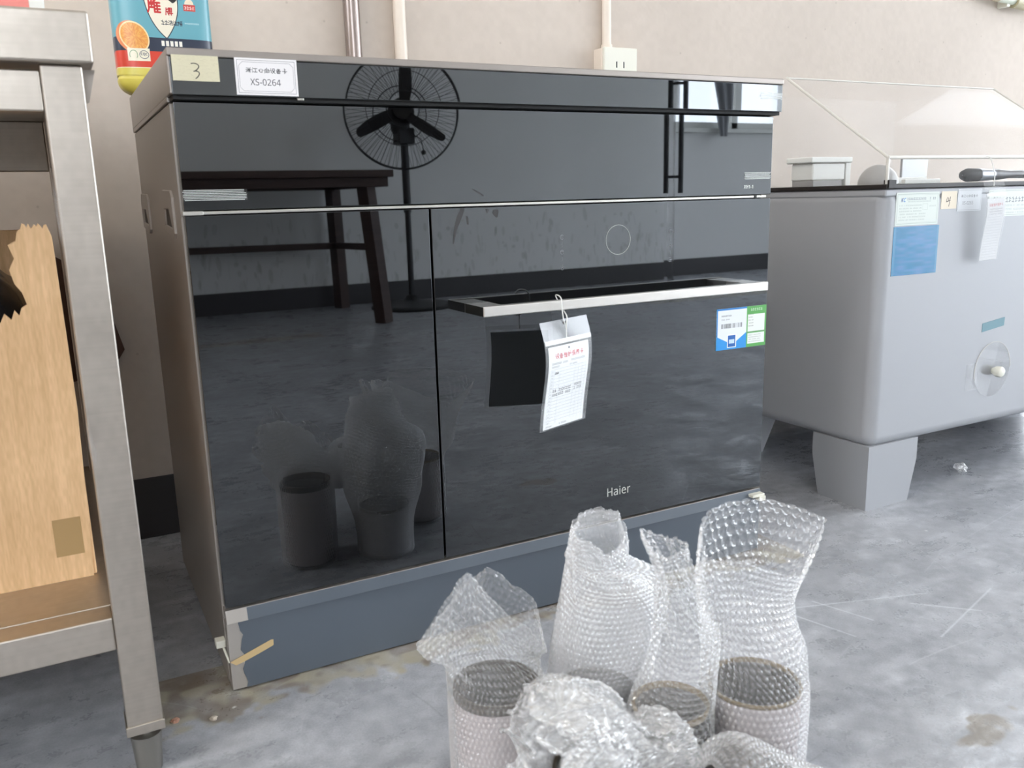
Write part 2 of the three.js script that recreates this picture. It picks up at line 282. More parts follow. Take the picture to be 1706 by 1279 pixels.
// ---------- integrated cooker ----------
const W = 0.9;
const cooker = thing('integrated_cooker', 'black glass fronted integrated cooker with steel rim and long aluminium handle', 'cooker');
part(cooker, 'carcass', [bx(0.001, 0.899, 0.7335, 0.739, -0.02, 0.013, 0.0005), bx(0.004, 0.896, 0.03, 0.735, -0.46, -0.02, 0.002)], M.carcass);  // thin front box: dark filler for the shadow gap under the control strip
part(cooker, 'side_panel', bx(0.0, 0.004, 0.006, 0.7325, -0.47, -0.019, 0.001), M.sidePanel);
part(cooker, 'side_panel', bx(0.896, 0.9, 0.006, 0.7325, -0.47, -0.019, 0.001), M.sidePanel);
part(cooker, 'top_rim', [bx(-0.002, 0.9, 0.739, 0.787, -0.47, 0.0145, 0.0015), bx(-0.002, 0.9, 0.7335, 0.7395, -0.47, -0.02, 0.001), bx(-0.002, 0.9, 0.7785, 0.787, 0.01, 0.0195, 0.0015)], M.rim);
{
  const g = bx(0.0, 0.898, 0.738, 0.778, 0.0148, 0.0188, 0.0008);
  const s = part(cooker, 'control_strip', g, M.blackGlass);
  const rt = part(cooker, 'sensor', bx(0.138, 0.146, 0.7355, 0.7385, 0.012, 0.0165, 0.0008), M.silverTrim);
}
part(cooker, 'upper_panel', bx(0.002, 0.899, 0.6125, 0.7325, -0.018, 0, 0.0008), M.blackGlass);
part(cooker, 'trim_strip', bx(0.002, 0.888, 0.6078, 0.6112, -0.012, 0.0015, 0.0006), M.silverTrim);
part(cooker, 'trim_clip', bx(0.0, 0.0225, 0.6072, 0.6118, -0.012, 0.0022, 0.0006), M.silverTrim);
part(cooker, 'trim_clip', bx(0.862, 0.868, 0.607, 0.6118, -0.01, 0.002, 0.0006), M.blackPlastic);
const leftDoor = part(cooker, 'left_door', bx(0.002, 0.3035, 0.118, 0.6065, -0.018, 0, 0.0008), M.blackGlass);
const ovenDoor = part(cooker, 'oven_door', bx(0.3065, 0.899, 0.118, 0.6065, -0.018, 0, 0.0008), M.blackGlass);
part(ovenDoor, 'dial_ring', (() => { const g = new THREE.TorusGeometry(0.0215, 0.0004, 6, 64); g.translate(0.602, 0.5532, 0.0002); return g; })(), M.print, 'thin pale ring of the dial');
{ // touch icons, two columns
  const icons = [];
  const ring = (x, y, r) => { const g = new THREE.TorusGeometry(r, 0.0003, 5, 24); g.translate(x, y, 0.0002); icons.push(g); };
  const dash = (x, y, w, h) => icons.push(bx(x - w / 2, x + w / 2, y - h / 2, y + h / 2, 0, 0.0003, 0.0001));
  for (const [x, t] of [[0.5054, 0], [0.698, 1]]) {
    ring(x, 0.561, 0.0032); dash(x, 0.561, 0.0005, 0.005); dash(x, 0.5505, 0.0005, 0.007); ring(x, 0.54, 0.0028); dash(x, 0.5405, 0.003, 0.0005);
    dash(x, 0.5305, 0.0005, 0.006); dash(x - 0.001, 0.5215, 0.0045, 0.0005); dash(x + 0.001, 0.519, 0.0045, 0.0005); if (t) dash(x, 0.5165, 0.0045, 0.0005); else ring(x, 0.5165, 0.0018);
  }
  part(ovenDoor, 'touch_icons', icons, M.printDim);
  const b = text('Haier', 0.0135); b.translate(0.5796, 0.158, 0); b.scale(1, 1, 1); part(ovenDoor, 'lettering', b, M.print);
  const c = text('XH1-1', 0.0052, fontBold); c.translate(0.8418, 0.6225, 0); part(cooker, 'lettering', c, M.filament);
}
{ // handle
  const h = part(ovenDoor, 'handle', bx(0.3505, 0.845, 0.4655, 0.4795, 0.047, 0.058, 0.0015), M.alu);
  for (const x of [0.3505, 0.81]) part(h, 'standoff', bx(x, x + 0.035, 0.4665, 0.4785, 0, 0.048, 0.001), M.alu);
  part(h, 'end_cap', bx(0.3498, 0.3506, 0.4662, 0.4788, 0.002, 0.0565, 0.0003), M.blackPlastic);
}
{ // dried drips on the glass
  const dm = std({ color: 0x3d3c3d, roughness: 0.7 }), drip = (par, P) => part(par, 'drip_mark', new THREE.ExtrudeGeometry(new THREE.Shape(new THREE.SplineCurve(P.map(([x, y]) => new THREE.Vector2(x, y))).getPoints(40)), { depth: 0.00025, bevelEnabled: false }), dm);
  drip(ovenDoor, [[0.3492, 0.6057], [0.3545, 0.6039], [0.349, 0.5907], [0.342, 0.576], [0.3376, 0.5604], [0.336, 0.5621], [0.339, 0.5801], [0.3432, 0.5941]]);
  drip(ovenDoor, [[0.3566, 0.5953], [0.3598, 0.5935], [0.36, 0.5842], [0.3578, 0.5852]]); drip(ovenDoor, [[0.3985, 0.6026], [0.4051, 0.602], [0.4035, 0.5925], [0.3996, 0.5941], [0.3964, 0.5985]]); drip(ovenDoor, [[0.386, 0.604], [0.391, 0.603], [0.388, 0.598]]);
  drip(cooker, [[0.3659, 0.631], [0.3755, 0.6272], [0.3833, 0.6221], [0.3822, 0.6212], [0.374, 0.6262]]);
}
{ // energy sticker, one half blue and one half green
  const t = canvasTex(512, 340, (g, w, h) => {
    const m = w * 0.6;
    g.fillStyle = '#eef2f6'; g.fillRect(0, 0, w, h); g.fillStyle = '#2f86cf'; g.fillRect(0, 0, m, 14); g.fillRect(0, 0, 12, h);
    g.fillStyle = '#2f9ae6'; g.beginPath(); g.moveTo(0, h * 0.66); g.lineTo(m * 0.42, h * 0.84); g.lineTo(m * 0.62, h * 0.84); g.lineTo(m, h * 0.62); g.lineTo(m, h); g.lineTo(0, h); g.fill();
    g.fillStyle = '#fff'; g.fillRect(m * 0.36, h * 0.64, m * 0.3, h * 0.32); g.fillStyle = '#2565b4'; g.fillRect(m * 0.385, h * 0.66, m * 0.25, h * 0.28); g.fillStyle = '#cfe6fa'; g.fillRect(m * 0.42, h * 0.76, m * 0.18, h * 0.1);
    tinyText(g, m * 0.16, h * 0.16, m * 0.3, 12, '#555'); tinyText(g, m * 0.16, h * 0.25, m * 0.26, 10, '#888');
    for (let x = m * 0.16; x < m * 0.86; x += 4.5) { g.fillStyle = '#444'; if (rnd() < 0.85) g.fillRect(x, h * 0.37, rr(1, 3.4), h * 0.11); }
    g.fillStyle = '#5fae5a'; g.fillRect(m, 0, w - m, h); g.fillStyle = '#f1f6ee'; g.fillRect(m + 12, h * 0.2, w - m - 28, h * 0.42); g.fillRect(m + 12, h * 0.66, w - m - 28, h * 0.26);
    for (let i = 0; i < 5; i++) tinyText(g, m + 20, 64 + i * 24, 50, 8, '#777'); for (let i = 0; i < 4; i++) tinyText(g, m + 20, h * 0.7 + i * 18, 130, 7, '#999'); tinyText(g, m + 42, 18, 110, 22, '#dff0d8');
    g.fillStyle = '#70a06a'; g.fillRect(m, h * 0.62, w - m, 8);
  });
  sticker(ovenDoor, 'energy_sticker', 0.7925, 0.8985, 0.3665, 0.434, 0, t, 'blue and green energy sticker');
}
{ // paper notes on the control strip
  const paper = (g, w, h, c) => { g.fillStyle = c; g.fillRect(0, 0, w, h); for (let i = 0; i < 500; i++) { g.fillStyle = `rgba(120,110,80,${rr(0.02, 0.08)})`; g.fillRect(rnd() * w, rnd() * h, rr(2, 30), rr(1, 5)); } };
  sticker(cooker, 'number_note', 0.0022, 0.0515, 0.7525, 0.7795, 0.0196, canvasTex(384, 220, (g, w, h) => { paper(g, w, h, '#d9d2b4'); g.strokeStyle = '#2c2824'; g.lineWidth = 8; g.lineCap = 'round'; g.beginPath(); g.moveTo(158, 72); g.bezierCurveTo(190, 60, 238, 80, 210, 112); g.bezierCurveTo(198, 128, 180, 136, 172, 138); g.bezierCurveTo(205, 128, 228, 142, 214, 168); g.quadraticCurveTo(204, 186, 186, 198); g.stroke(); }), 'aged paper note with a handwritten 3');
  sticker(cooker, 'asset_card', 0.0688, 0.1388, 0.7395, 0.7795, 0.0196, canvasTex(700, 400, (g, w, h) => {
    g.fillStyle = '#ebe8e8'; g.fillRect(0, 0, w, h); g.strokeStyle = '#77757a'; g.lineWidth = 4; g.strokeRect(26, 24, w - 52, h - 48); g.lineWidth = 3;
    g.beginPath(); g.moveTo(84, 44); g.lineTo(w - 84, 44); g.lineTo(w - 44, 84); g.lineTo(w - 44, h - 84); g.lineTo(w - 84, h - 44); g.lineTo(84, h - 44); g.lineTo(44, h - 84); g.lineTo(44, 84); g.closePath(); g.stroke();
    han(g, '浙江心尚设备卡', 122, 100, 56, '#2a2a2c', 1.2, 0.11); g.fillStyle = '#3a3a3e'; g.font = '96px sans-serif'; g.fillText('XS-0264', 160, 292);
  }), 'white bordered card reading XS-0264');
}
// striped strapping tape left on the edges
function tape(x0, x1, y0, y1, z, slope = 0) {
  const g = part(cooker, 'strapping_tape', (() => { const b = bx(x0, x1, y0, y1, z, z + 0.0003, 0.0001); return b; })(), M.clearFilm, 'clear tape with white threads');
  const n = 7, l = []; for (let i = 0; i < n; i++) { const y = lerp(y0 + 0.0006, y1 - 0.0006, i / (n - 1)); l.push(bx(x0 + rr(0, 0.002), x1 - rr(0, 0.004), y - 0.00035, y + 0.00035, z + 0.0003, z + 0.0007, 0.0001)); }
  part(g, 'thread', l, M.filament);
}
tape(0.002, 0.074, 0.6235, 0.6358, 0); tape(0.842, 0.898, 0.6365, 0.6475, 0); tape(0.852, 0.897, 0.7565, 0.7655, 0.0189);
for (const z of [-0.115, -0.408]) { // scoop grips set in the left side
  const out = new THREE.Shape([[-0.05, -0.024], [0.036, -0.032], [0.046, -0.026], [0.046, 0.016], [0.036, 0.024], [-0.04, 0.026], [-0.05, 0.018]].map(([a, b]) => new THREE.Vector2(a, b)));
  out.holes.push(new THREE.Path([[-0.04, -0.018], [-0.036, 0.004], [0.012, 0.004], [0.034, -0.022]].map(([a, b]) => new THREE.Vector2(a, b))));
  const v = part(cooker, 'side_grip', uvm(new THREE.ExtrudeGeometry(out, { depth: 0.002, bevelEnabled: true, bevelSize: 0.0012, bevelThickness: 0.0012, bevelSegments: 3 }).rotateY(-Math.PI / 2).translate(0, 0.612, z)), M.sidePanel);
  part(v, 'grip_shade_plate', bx(-0.0008, 0.0002, 0.592, 0.618, z - 0.042, z + 0.036, 0.0002), M.gripShade);  // flat dark plate standing in for the shade inside the recess
}
{ // kick plate under its peeling grey film
  const k = part(cooker, 'kick_plate', [bx(0.001, 0.899, 0.003, 0.0975, -0.02, -0.0015, 0.0006), poly([[0, 0], [0.0035, 0.001], [-0.001, 0.0165], [-0.018, 0.0165]], 0.898, 0.0005).rotateY(-Math.PI / 2).translate(0.8995, 0.097, -0.0005)], M.kickSteel);
  const edge = []; for (let i = 0; i <= 14; i++) edge.push([0.0185 + 0.0022 * Math.sin(i * 1.3) + 0.0016 * Math.sin(i * 3.1) - 0.0015 * (i / 14) , lerp(0.003, 0.0972, i / 14)]);
  part(k, 'protective_film', [poly([...edge, [0.899, 0.0972], [0.899, 0.003]], 0.0005).translate(0, 0, -0.0013), poly([[0, 0], [0.0006, 0], [-0.0039, 0.0155], [-0.0045, 0.0155]], 0.872, 0).rotateY(-Math.PI / 2).translate(0.8995, 0.0978, 0.0033)], M.kickFilm, 'grey film peeled back at the left end');
  const c = new THREE.Shape(); c.moveTo(0.001, 0.0435); c.quadraticCurveTo(0.026, 0.052, 0.054, 0.061); c.lineTo(0.0572, 0.0605); c.lineTo(0.0568, 0.0528); c.quadraticCurveTo(0.03, 0.043, 0.008, 0.0375); c.closePath();
  part(k, 'masking_tape', new THREE.ExtrudeGeometry(c, { depth: 0.0005, bevelEnabled: false }).translate(0, 0, -0.0005), M.maskingTape, 'torn strip of tan masking tape');
  part(cooker, 'hinge_bracket', [bx(0.872, 0.899, 0.1035, 0.1085, -0.01, 0.012, 0.001), bx(0.886, 0.9, 0.096, 0.1045, -0.005, 0.014, 0.001)], M.whitePlastic, 'white plastic hinge bracket');
  part(cooker, 'levelling_foot', [bx(-0.012, 0.0, 0.058, 0.068, -0.03, -0.016, 0.001), rod([-0.004, 0.06, -0.02], [0.001, 0.04, -0.006], 0.0015)], M.whitePlastic, 'white plastic tab');
}

// ---------- maintenance tag hanging from the handle ----------
function makeTag(name, label, cat, w, h, tex) {
  const t = thing(name, label, cat);
  const N = 10, bend = (g) => { const p = g.attributes.position; for (let i = 0; i < p.count; i++) { const v = p.getY(i) / h; p.setZ(i, p.getZ(i) + 0.006 * Math.sin(-v * 3.4) + 0.002 * Math.sin(-v * 7)); p.setX(i, p.getX(i) + 0.004 * Math.sin(-v * 4.2)); } g.computeVertexNormals(); return g; };
  const sheet = (x0, x1, y0, y1, z, t) => { const g = new THREE.BoxGeometry(x1 - x0, y1 - y0, t, 6, 24, 1); g.translate((x0 + x1) / 2, (y0 + y1) / 2, z); return bend(g); };
  part(t, 'pouch', sheet(-w / 2, w / 2, -h, 0, 0.001, 0.0004), M.pouch, 'clear plastic pouch');
  part(t, 'zip_seal', sheet(-w / 2 + 0.001, w / 2 - 0.001, -0.031, -0.025, 0.0018, 0.001), M.zip);
  const g = new THREE.BoxGeometry(w * 0.86, h * 0.76, 0.0005, 6, 24, 1); g.translate(0, -h * 0.61, 0.0004); bend(g);
  { const pm = std({ map: tex, roughness: 0.55 }), bm = std({ color: 0xdadcdc, roughness: 0.6 }); part(t, 'form', g, pm, 'printed maintenance form').material = [bm, bm, bm, bm, pm, bm]; }
  return t;
}
const formTex = canvasTex(640, 860, (g, w, h) => {
  g.fillStyle = '#eceeee'; g.fillRect(0, 0, w, h); g.fillStyle = '#222'; g.beginPath(); g.arc(w * 0.5, 34, 12, 0, 7); g.fill();
  han(g, '设备维护保养卡', 100, 72, 56, '#c8434a', 1.16, 0.13);
  tinyText(g, 50, 166, 240, 20, '#777'); tinyText(g, 350, 160, 220, 20, '#888'); tinyText(g, 50, 200, 110, 18, '#888'); tinyText(g, 330, 206, 120, 16, '#888');
  g.strokeStyle = '#9a9fa2'; g.lineWidth = 2; for (let y = 236; y < 810; y += 34) { g.beginPath(); g.moveTo(40, y); g.lineTo(w - 40, y); g.stroke(); } for (const x of [40, 90, 180, 420, 480, 540, w - 40]) { g.beginPath(); g.moveTo(x, 236); g.lineTo(x, 810); g.stroke(); }
  for (let y = 250; y < 800; y += 34) tinyText(g, 52, y, 24, 14, '#999');
  g.strokeStyle = '#2f2f33'; g.lineWidth = 5; for (let i = 0; i < 9; i++) { g.beginPath(); g.moveTo(100 + i * 7, 290); g.lineTo(112 + i * 6, 268 + (i % 3) * 5); g.stroke(); }
  tinyText(g, 100, 452, 60, 30, '#2f2f33'); tinyText(g, 192, 448, 190, 30, '#2f2f33'); tinyText(g, 440, 436, 110, 26, '#2f2f33'); tinyText(g, 100, 494, 60, 30, '#2f2f33'); tinyText(g, 192, 490, 190, 30, '#2f2f33'); tinyText(g, 440, 476, 120, 26, '#2f2f33');
  tinyText(g, 250, 824, 110, 18, '#777'); tinyText(g, 40, 830, 80, 14, '#888');
});
{
  const t = makeTag('maintenance_tag', 'clear pouch with printed maintenance card hanging from the cooker handle', 'tag', 0.102, 0.149, formTex);
  t.position.set(0.4657, 0.455, 0.066); t.rotation.y = 0.355;
  part(t, 'cable_tie', wire([[0.004, -0.012, 0.002], [-0.003, 0.0, 0.0035], [-0.0055, 0.012, 0.0035], [0.0, 0.028, -0.003], [0.012, 0.029, -0.022], [0.0165, 0.016, -0.018], [0.011, 0.002, -0.002], [0.004, -0.006, 0.003], [0.003, -0.03, 0.0035]], 0.0009, 60), M.cableTie, 'white plastic cable tie');
  part(t, 'punch_hole', (() => { const g = new THREE.CylinderGeometry(0.0042, 0.0042, 0.0006, 20); g.rotateX(Math.PI / 2); g.scale(1.3, 0.8, 1); g.translate(0.001, -0.0065, 0.0022); return g; })(), M.blackPlastic);
}

// ---------- detergent bottle on the cooker ----------
{
  const b = thing('detergent_bottle', 'flat yellow and blue detergent bottle standing on the back left of the cooker', 'bottle', [0.054, 0.787, -0.445]);
  // rounded-rectangle body lofted in rings
  const ringPt = (a, hw, hd, n = 4.5) => { const c = Math.cos(a), s = Math.sin(a); return [hw * Math.sign(c) * Math.pow(Math.abs(c), 2 / n), hd * Math.sign(s) * Math.pow(Math.abs(s), 2 / n)]; };
  function loft(rings, seg = 72, uvf) {
    const pos = [], uv = [], idx = [];
    rings.forEach(([y, hw, hd], k) => { for (let i = 0; i <= seg; i++) { const a = (i / seg) * Math.PI * 2, [x, z] = ringPt(a, hw, hd); pos.push(x, y, z); uv.push(...(uvf ? uvf(x, y, z, hw, a) : [i / seg, y])); } });
    for (let k = 0; k + 1 < rings.length; k++) for (let i = 0; i < seg; i++) { const a = k * (seg + 1) + i, c = a + seg + 1; idx.push(a, c, a + 1, c, c + 1, a + 1); }
    const g = new THREE.BufferGeometry(); g.setAttribute('position', new THREE.Float32BufferAttribute(pos, 3)); g.setAttribute('uv', new THREE.Float32BufferAttribute(uv, 2)); g.setIndex(idx); g.computeVertexNormals(); return g;
  }
  const body = []; for (let i = 0; i <= 6; i++) { const t = (i / 6) * Math.PI / 2; body.push([0.022 - 0.022 * Math.cos(t), 0.0715 - 0.028 * (1 - Math.sin(t)), 0.029 - 0.014 * (1 - Math.sin(t))]); }
  body.unshift([0, 0.001, 0.001]); body.push([0.0235, 0.0715, 0.029], [0.0242, 0.0702, 0.0282], [0.027, 0.0702, 0.0282], [0.17, 0.0712, 0.0285], [0.19, 0.067, 0.027], [0.21, 0.05, 0.024], [0.222, 0.024, 0.02], [0.235, 0.018, 0.018], [0.235, 0.0005, 0.0005]);
  part(b, 'body', loft(body), M.yellow);
  const tex = canvasTex(1024, 1024, (g, w, h) => {
    const Y = (m) => h - (m / 0.17) * h;                     // metres up the bottle
    g.fillStyle = '#d8ca5e'; g.fillRect(0, 0, w, h); g.fillStyle = '#68a6b3'; g.fillRect(0, Y(0.158), w, Y(0.09) - Y(0.158) + 120);
    g.fillStyle = '#efe9d0'; g.fillRect(0, Y(0.1585), w, 6); g.fillStyle = '#2b3346'; g.fillRect(0, Y(0.083), w, Y(0.063) - Y(0.083)); g.fillStyle = '#d2422e'; g.fillRect(0, Y(0.063), w, Y(0.039) - Y(0.063)); g.fillStyle = '#e7d9b0'; g.fillRect(0, Y(0.0395), w, 8); g.fillStyle = '#d8ca5e'; g.fillRect(0, Y(0.038), w, h);
    const cx = 500, cy = Y(0.118), sh = () => { g.beginPath(); g.moveTo(cx - 165, cy - 150); g.quadraticCurveTo(cx, cy - 215, cx + 165, cy - 150); g.quadraticCurveTo(cx + 190, cy + 40, cx + 30, cy + 215); g.quadraticCurveTo(cx - 140, cy + 90, cx - 165, cy - 150); };
    sh(); g.fillStyle = '#e9e2cf'; g.fill(); g.lineWidth = 9; g.strokeStyle = '#36424c'; g.stroke();
    han(g, '雕', cx - 130, cy - 130, 120, '#c2302f', 1, 0.14); han(g, '牌', cx + 42, cy - 60, 68, '#b82f30', 1, 0.14);
    g.fillStyle = '#2d2a28'; g.beginPath(); g.moveTo(cx + 60, cy - 140); g.quadraticCurveTo(cx + 110, cy - 150, cx + 150, cy - 180); g.lineTo(cx + 185, cy - 200); g.lineTo(cx + 170, cy - 150); g.quadraticCurveTo(cx + 160, cy - 110, cx + 120, cy - 95); g.quadraticCurveTo(cx + 90, cy - 110, cx + 60, cy - 140); g.fill();
    han(g, '洗洁精', cx + 60, cy + 52, 44, '#2e3440', 1.05, 0.12); tinyText(g, cx - 10, cy + 56, 70, 38, '#2e3440'); tinyText(g, cx + 210, cy + 66, 150, 12, '#d9e9ea');
    g.fillStyle = '#c9483f'; g.fillRect(cx + 222, cy - 92, 120, 56); g.fillStyle = '#e9d9c0'; g.beginPath(); g.arc(cx + 282, cy - 94, 46, Math.PI, 0); g.fill(); tinyText(g, cx + 232, cy - 78, 100, 28, '#f3dcd4');
    // orange slice
    const ox = 205, oy = Y(0.083); g.save(); g.translate(ox, oy); g.rotate(0.6); g.fillStyle = '#e28a5a'; g.beginPath(); g.ellipse(-8, 10, 158, 132, 0, 0, 7); g.fill(); g.fillStyle = '#f1d7a6'; g.beginPath(); g.ellipse(6, -4, 150, 124, 0, 0, 7); g.fill(); g.fillStyle = '#e39a4a'; g.beginPath(); g.ellipse(6, -4, 136, 110, 0, 0, 7); g.fill();
    for (let i = 0; i < 400; i++) { const a = rnd() * 6.3, q = Math.sqrt(rnd()); g.fillStyle = rnd() < 0.5 ? 'rgba(238,190,96,.35)' : 'rgba(208,116,50,.25)'; g.beginPath(); g.ellipse(6 + 130 * q * Math.cos(a), -4 + 104 * q * Math.sin(a), 14, 4, a, 0, 7); g.fill(); } g.restore();
    g.fillStyle = '#e9e3cd'; g.fillRect(130, Y(0.0665), 215, 110); g.strokeStyle = '#5b8a5a'; g.lineWidth = 5; g.beginPath(); g.arc(186, Y(0.057), 38, 2.6, 7.0); g.stroke(); g.font = 'bold 34px sans-serif'; g.fillStyle = '#343a55'; g.fillText('CQC', 252, Y(0.0565)); g.strokeStyle = '#4a4f66'; g.beginPath(); g.ellipse(288, Y(0.0575), 44, 34, 0, 0, 7); g.stroke();
    g.fillStyle = '#ebe8de'; for (let i = 0; i < 5; i++) g.fillRect(470 + i * 44, Y(0.079), 30, 46), g.clearRect;
  });
  const lab = []; for (let i = 0; i <= 12; i++) { const y = lerp(0.028, 0.1695, i / 12); lab.push([y, 0.0708 + 0.0004 + (y / 0.17) * 0.0006, 0.0287]); }
  part(b, 'label_band', loft(lab, 120, (x, y, z, hw) => [z > -0.001 ? 0.5 + x / (2 * hw) * 0.96 : 0.02 + 0.02 * (x / hw), y / 0.17]), std({ map: tex, roughness: 0.28 }), 'printed blue label with orange slice');
  part(b, 'cap', [cyl(0, 0.232, 0.262, 0, 0.019, 0.018, 32)], M.yellow);
  part(b, 'carry_grip', wire([[-0.05, 0.2, 0], [-0.066, 0.215, 0], [-0.06, 0.235, 0], [-0.03, 0.236, 0]], 0.006, 24), M.yellow);
}

// ---------- stainless steel table ----------
{
  const t = thing('steel_table', 'scuffed stainless steel work table with square legs at the left', 'table');
  const L = -1.15, zb = -0.5;
  part(t, 'table_top', bx(L, -0.081, 0.7495, 0.796, zb - 0.02, 0.136, 0.003), M.steel);
  part(t, 'front_apron', bx(L + 0.04, -0.1275, 0.707, 0.744, 0.098, 0.1245, 0.002), M.steel);
  part(t, 'side_apron', bx(-0.126, -0.1, 0.68, 0.7495, zb + 0.03, 0.088, 0.002), M.steel);
  part(t, 'corner_bracket', poly([[0, 0], [0.012, 0], [0.004, -0.03], [0, -0.032]], 0.003).translate(-0.0915, 0.7485, 0.1), M.sidePanel);
  part(t, 'back_apron', bx(L + 0.04, -0.1275, 0.676, 0.7495, zb, zb + 0.026, 0.002), M.steel);
  const leg = (x, z) => {
    const l = part(t, 'leg', bx(x, x + 0.0365, 0.058, 0.7495, z, z + 0.0365, 0.0025), M.steel);
    part(l, 'leg_cap', [bx(x - 0.0015, x + 0.038, 0.054, 0.0655, z - 0.0015, z + 0.038, 0.001)], M.steel);
    part(l, 'levelling_foot', [cyl(x + 0.018, 0.0, 0.045, z + 0.018, 0.0135, 0.0165, 28), cyl(x + 0.018, 0.045, 0.056, z + 0.018, 0.006)], M.footSteel);
  };
  leg(-0.1275, 0.0885); leg(-0.1275, zb); leg(L + 0.01, 0.0885); leg(L + 0.01, zb);
  part(t, 'lower_rail', bx(L + 0.047, -0.1275, 0.158, 0.1955, 0.09, 0.1245, 0.002), M.steel);
  part(t, 'lower_rail', bx(L + 0.047, -0.1275, 0.158, 0.1955, zb, zb + 0.034, 0.002), M.steel);
  part(t, 'shelf', bx(L + 0.01, -0.1, 0.19, 0.196, zb + 0.02, 0.09, 0.001), M.steel);
  part(t, 'film_scrap', poly([[0, 0], [0.004, -0.01], [0.005, -0.03], [0.002, -0.05], [-0.001, -0.03]], 0.0008).translate(-0.129, 0.64, 0.1255), M.pouch, 'peeling scrap of protective film');
  part(t, 'film_scrap', poly([[0, 0], [0.005, -0.015], [0.007, -0.035], [0.004, -0.05], [0, -0.03]], 0.0008).translate(-0.1285, 0.41, 0.1255), M.pouch, 'peeling scrap of protective film');
}
{ // carton on the shelf, torn open at the top
  const c = thing('carton', 'brown cardboard carton with torn opening on the steel table shelf', 'box', [-0.34, 0.196, -0.2]);
  const w = 0.4, d = 0.39, h = 0.405; // right-front corner x -0.14, z -0.005
  const fr = new THREE.Shape(); const P = [[-w / 2, 0], [w / 2, 0], [w / 2 + 0.006, 0.2], [w / 2 + 0.004, h - 0.012]];
  for (let i = 0; i <= 16; i++) P.push([lerp(w / 2, w / 2 - 0.03, i / 16), h + 0.002 * Math.sin(i * 2.3) + rr(-0.002, 0.002) - (i > 13 ? (i - 13) * 0.004 : 0)]);
  for (const [x, y] of [[0.162, 0.386], [0.166, 0.372], [0.16, 0.36], [0.163, 0.345], [0.169, 0.335], [0.172, 0.322], [0.166, 0.318], [0.163, 0.31], [0.159, 0.316], [0.155, 0.306], [0.149, 0.313], [0.144, 0.303], [0.138, 0.311], [0.13, 0.3], [0.12, 0.31], [0.1, 0.3], [0.06, 0.31], [0, 0.33], [-w / 2, 0.34]]) P.push([x, y]);
  const fg = poly(P, 0.005, 0.0005); fg.translate(0, 0, d / 2 - 0.005);
  part(c, 'front_panel', fg, M.card);
  part(c, 'side_panel', [bx(w / 2 - 0.002, w / 2 + 0.004, 0, h - 0.02, -d / 2, d / 2 - 0.003, 0.002)], M.card);
  part(c, 'side_panel', [bx(-w / 2 - 0.004, -w / 2 + 0.002, 0, h - 0.02, -d / 2, d / 2 - 0.003, 0.002)], M.card);
  part(c, 'back_panel', bx(-w / 2, w / 2, 0, h - 0.01, -d / 2, -d / 2 + 0.005, 0.002), M.card);
  part(c, 'bottom_panel', bx(-w / 2, w / 2, 0, 0.005, -d / 2, d / 2, 0.002), M.card);
  part(c, 'tape_patch', bx(w / 2 - 0.035, w / 2 - 0.006, 0.03, 0.075, d / 2 + 0.0004, d / 2 + 0.001, 0.0003), std({ color: 0xa98a5c, roughness: 0.3 }));
  // black plastic bag of contents
  const s = new THREE.SphereGeometry(1, 40, 28); const p = s.attributes.position; for (let i = 0; i < p.count; i++) { const x = p.getX(i), y = p.getY(i), z = p.getZ(i), k = 1 + 0.12 * n3(x * 2.2 + 9, y * 2.2 + 4, z * 2.2 + 7) + 0.04 * n3(x * 7 + 3, y * 7, z * 7); const B = (t) => Math.sign(t) * Math.pow(Math.abs(t), 0.45), kk = 0.94 + (k - 1) * 0.5; p.setXYZ(i, B(x) * 0.185 * kk, 0.19 + B(y) * 0.178 * kk, B(z) * 0.172 * kk); } s.computeVertexNormals();
  const bag = solo('plastic_bag', s, M.bin, 'crumpled black plastic bag filling the torn carton', 'bag'); bag.position.set(-0.34, 0.206, -0.2);
}
{ // printed package on the table top
  const t = canvasTex(256, 128, (g, w, h) => { g.fillStyle = '#a9c9a0'; g.fillRect(0, 0, w, h); g.fillStyle = '#e2857c'; g.fillRect(w * 0.42, 0, w, h); g.fillStyle = '#eae6e0'; g.beginPath(); g.arc(w * 0.8, h * 0.5, 44, 0, 7); g.fill(); g.fillStyle = '#9a9a94'; g.beginPath(); g.arc(w * 0.88, h * 0.6, 20, 0, 7); g.fill(); });
  const k = thing('printed_package', 'pink and green printed package with white edge on the steel table', 'package', [-0.28, 0.796, 0.03]);
  part(k, 'box_body', bx(-0.11, 0.165, 0, 0.12, -0.05, 0.05, 0.002), M.whiteFrame);
  sticker(k, 'print', -0.109, 0.152, 0.004, 0.118, 0.0501, t);
}
{ // brown offcut standing behind the table
  const g = poly([[-0.09, -0.02], [-0.02, 0.0], [0.0, 0.03], [-0.03, 0.16], [-0.09, 0.2]], 0.006, 0.001);
  const o = solo('board_offcut', g, M.brown, 'pointed brown board offcut leaning on the wall behind the steel table', 'board'); o.position.set(-0.045, 0.337, -0.638);
}

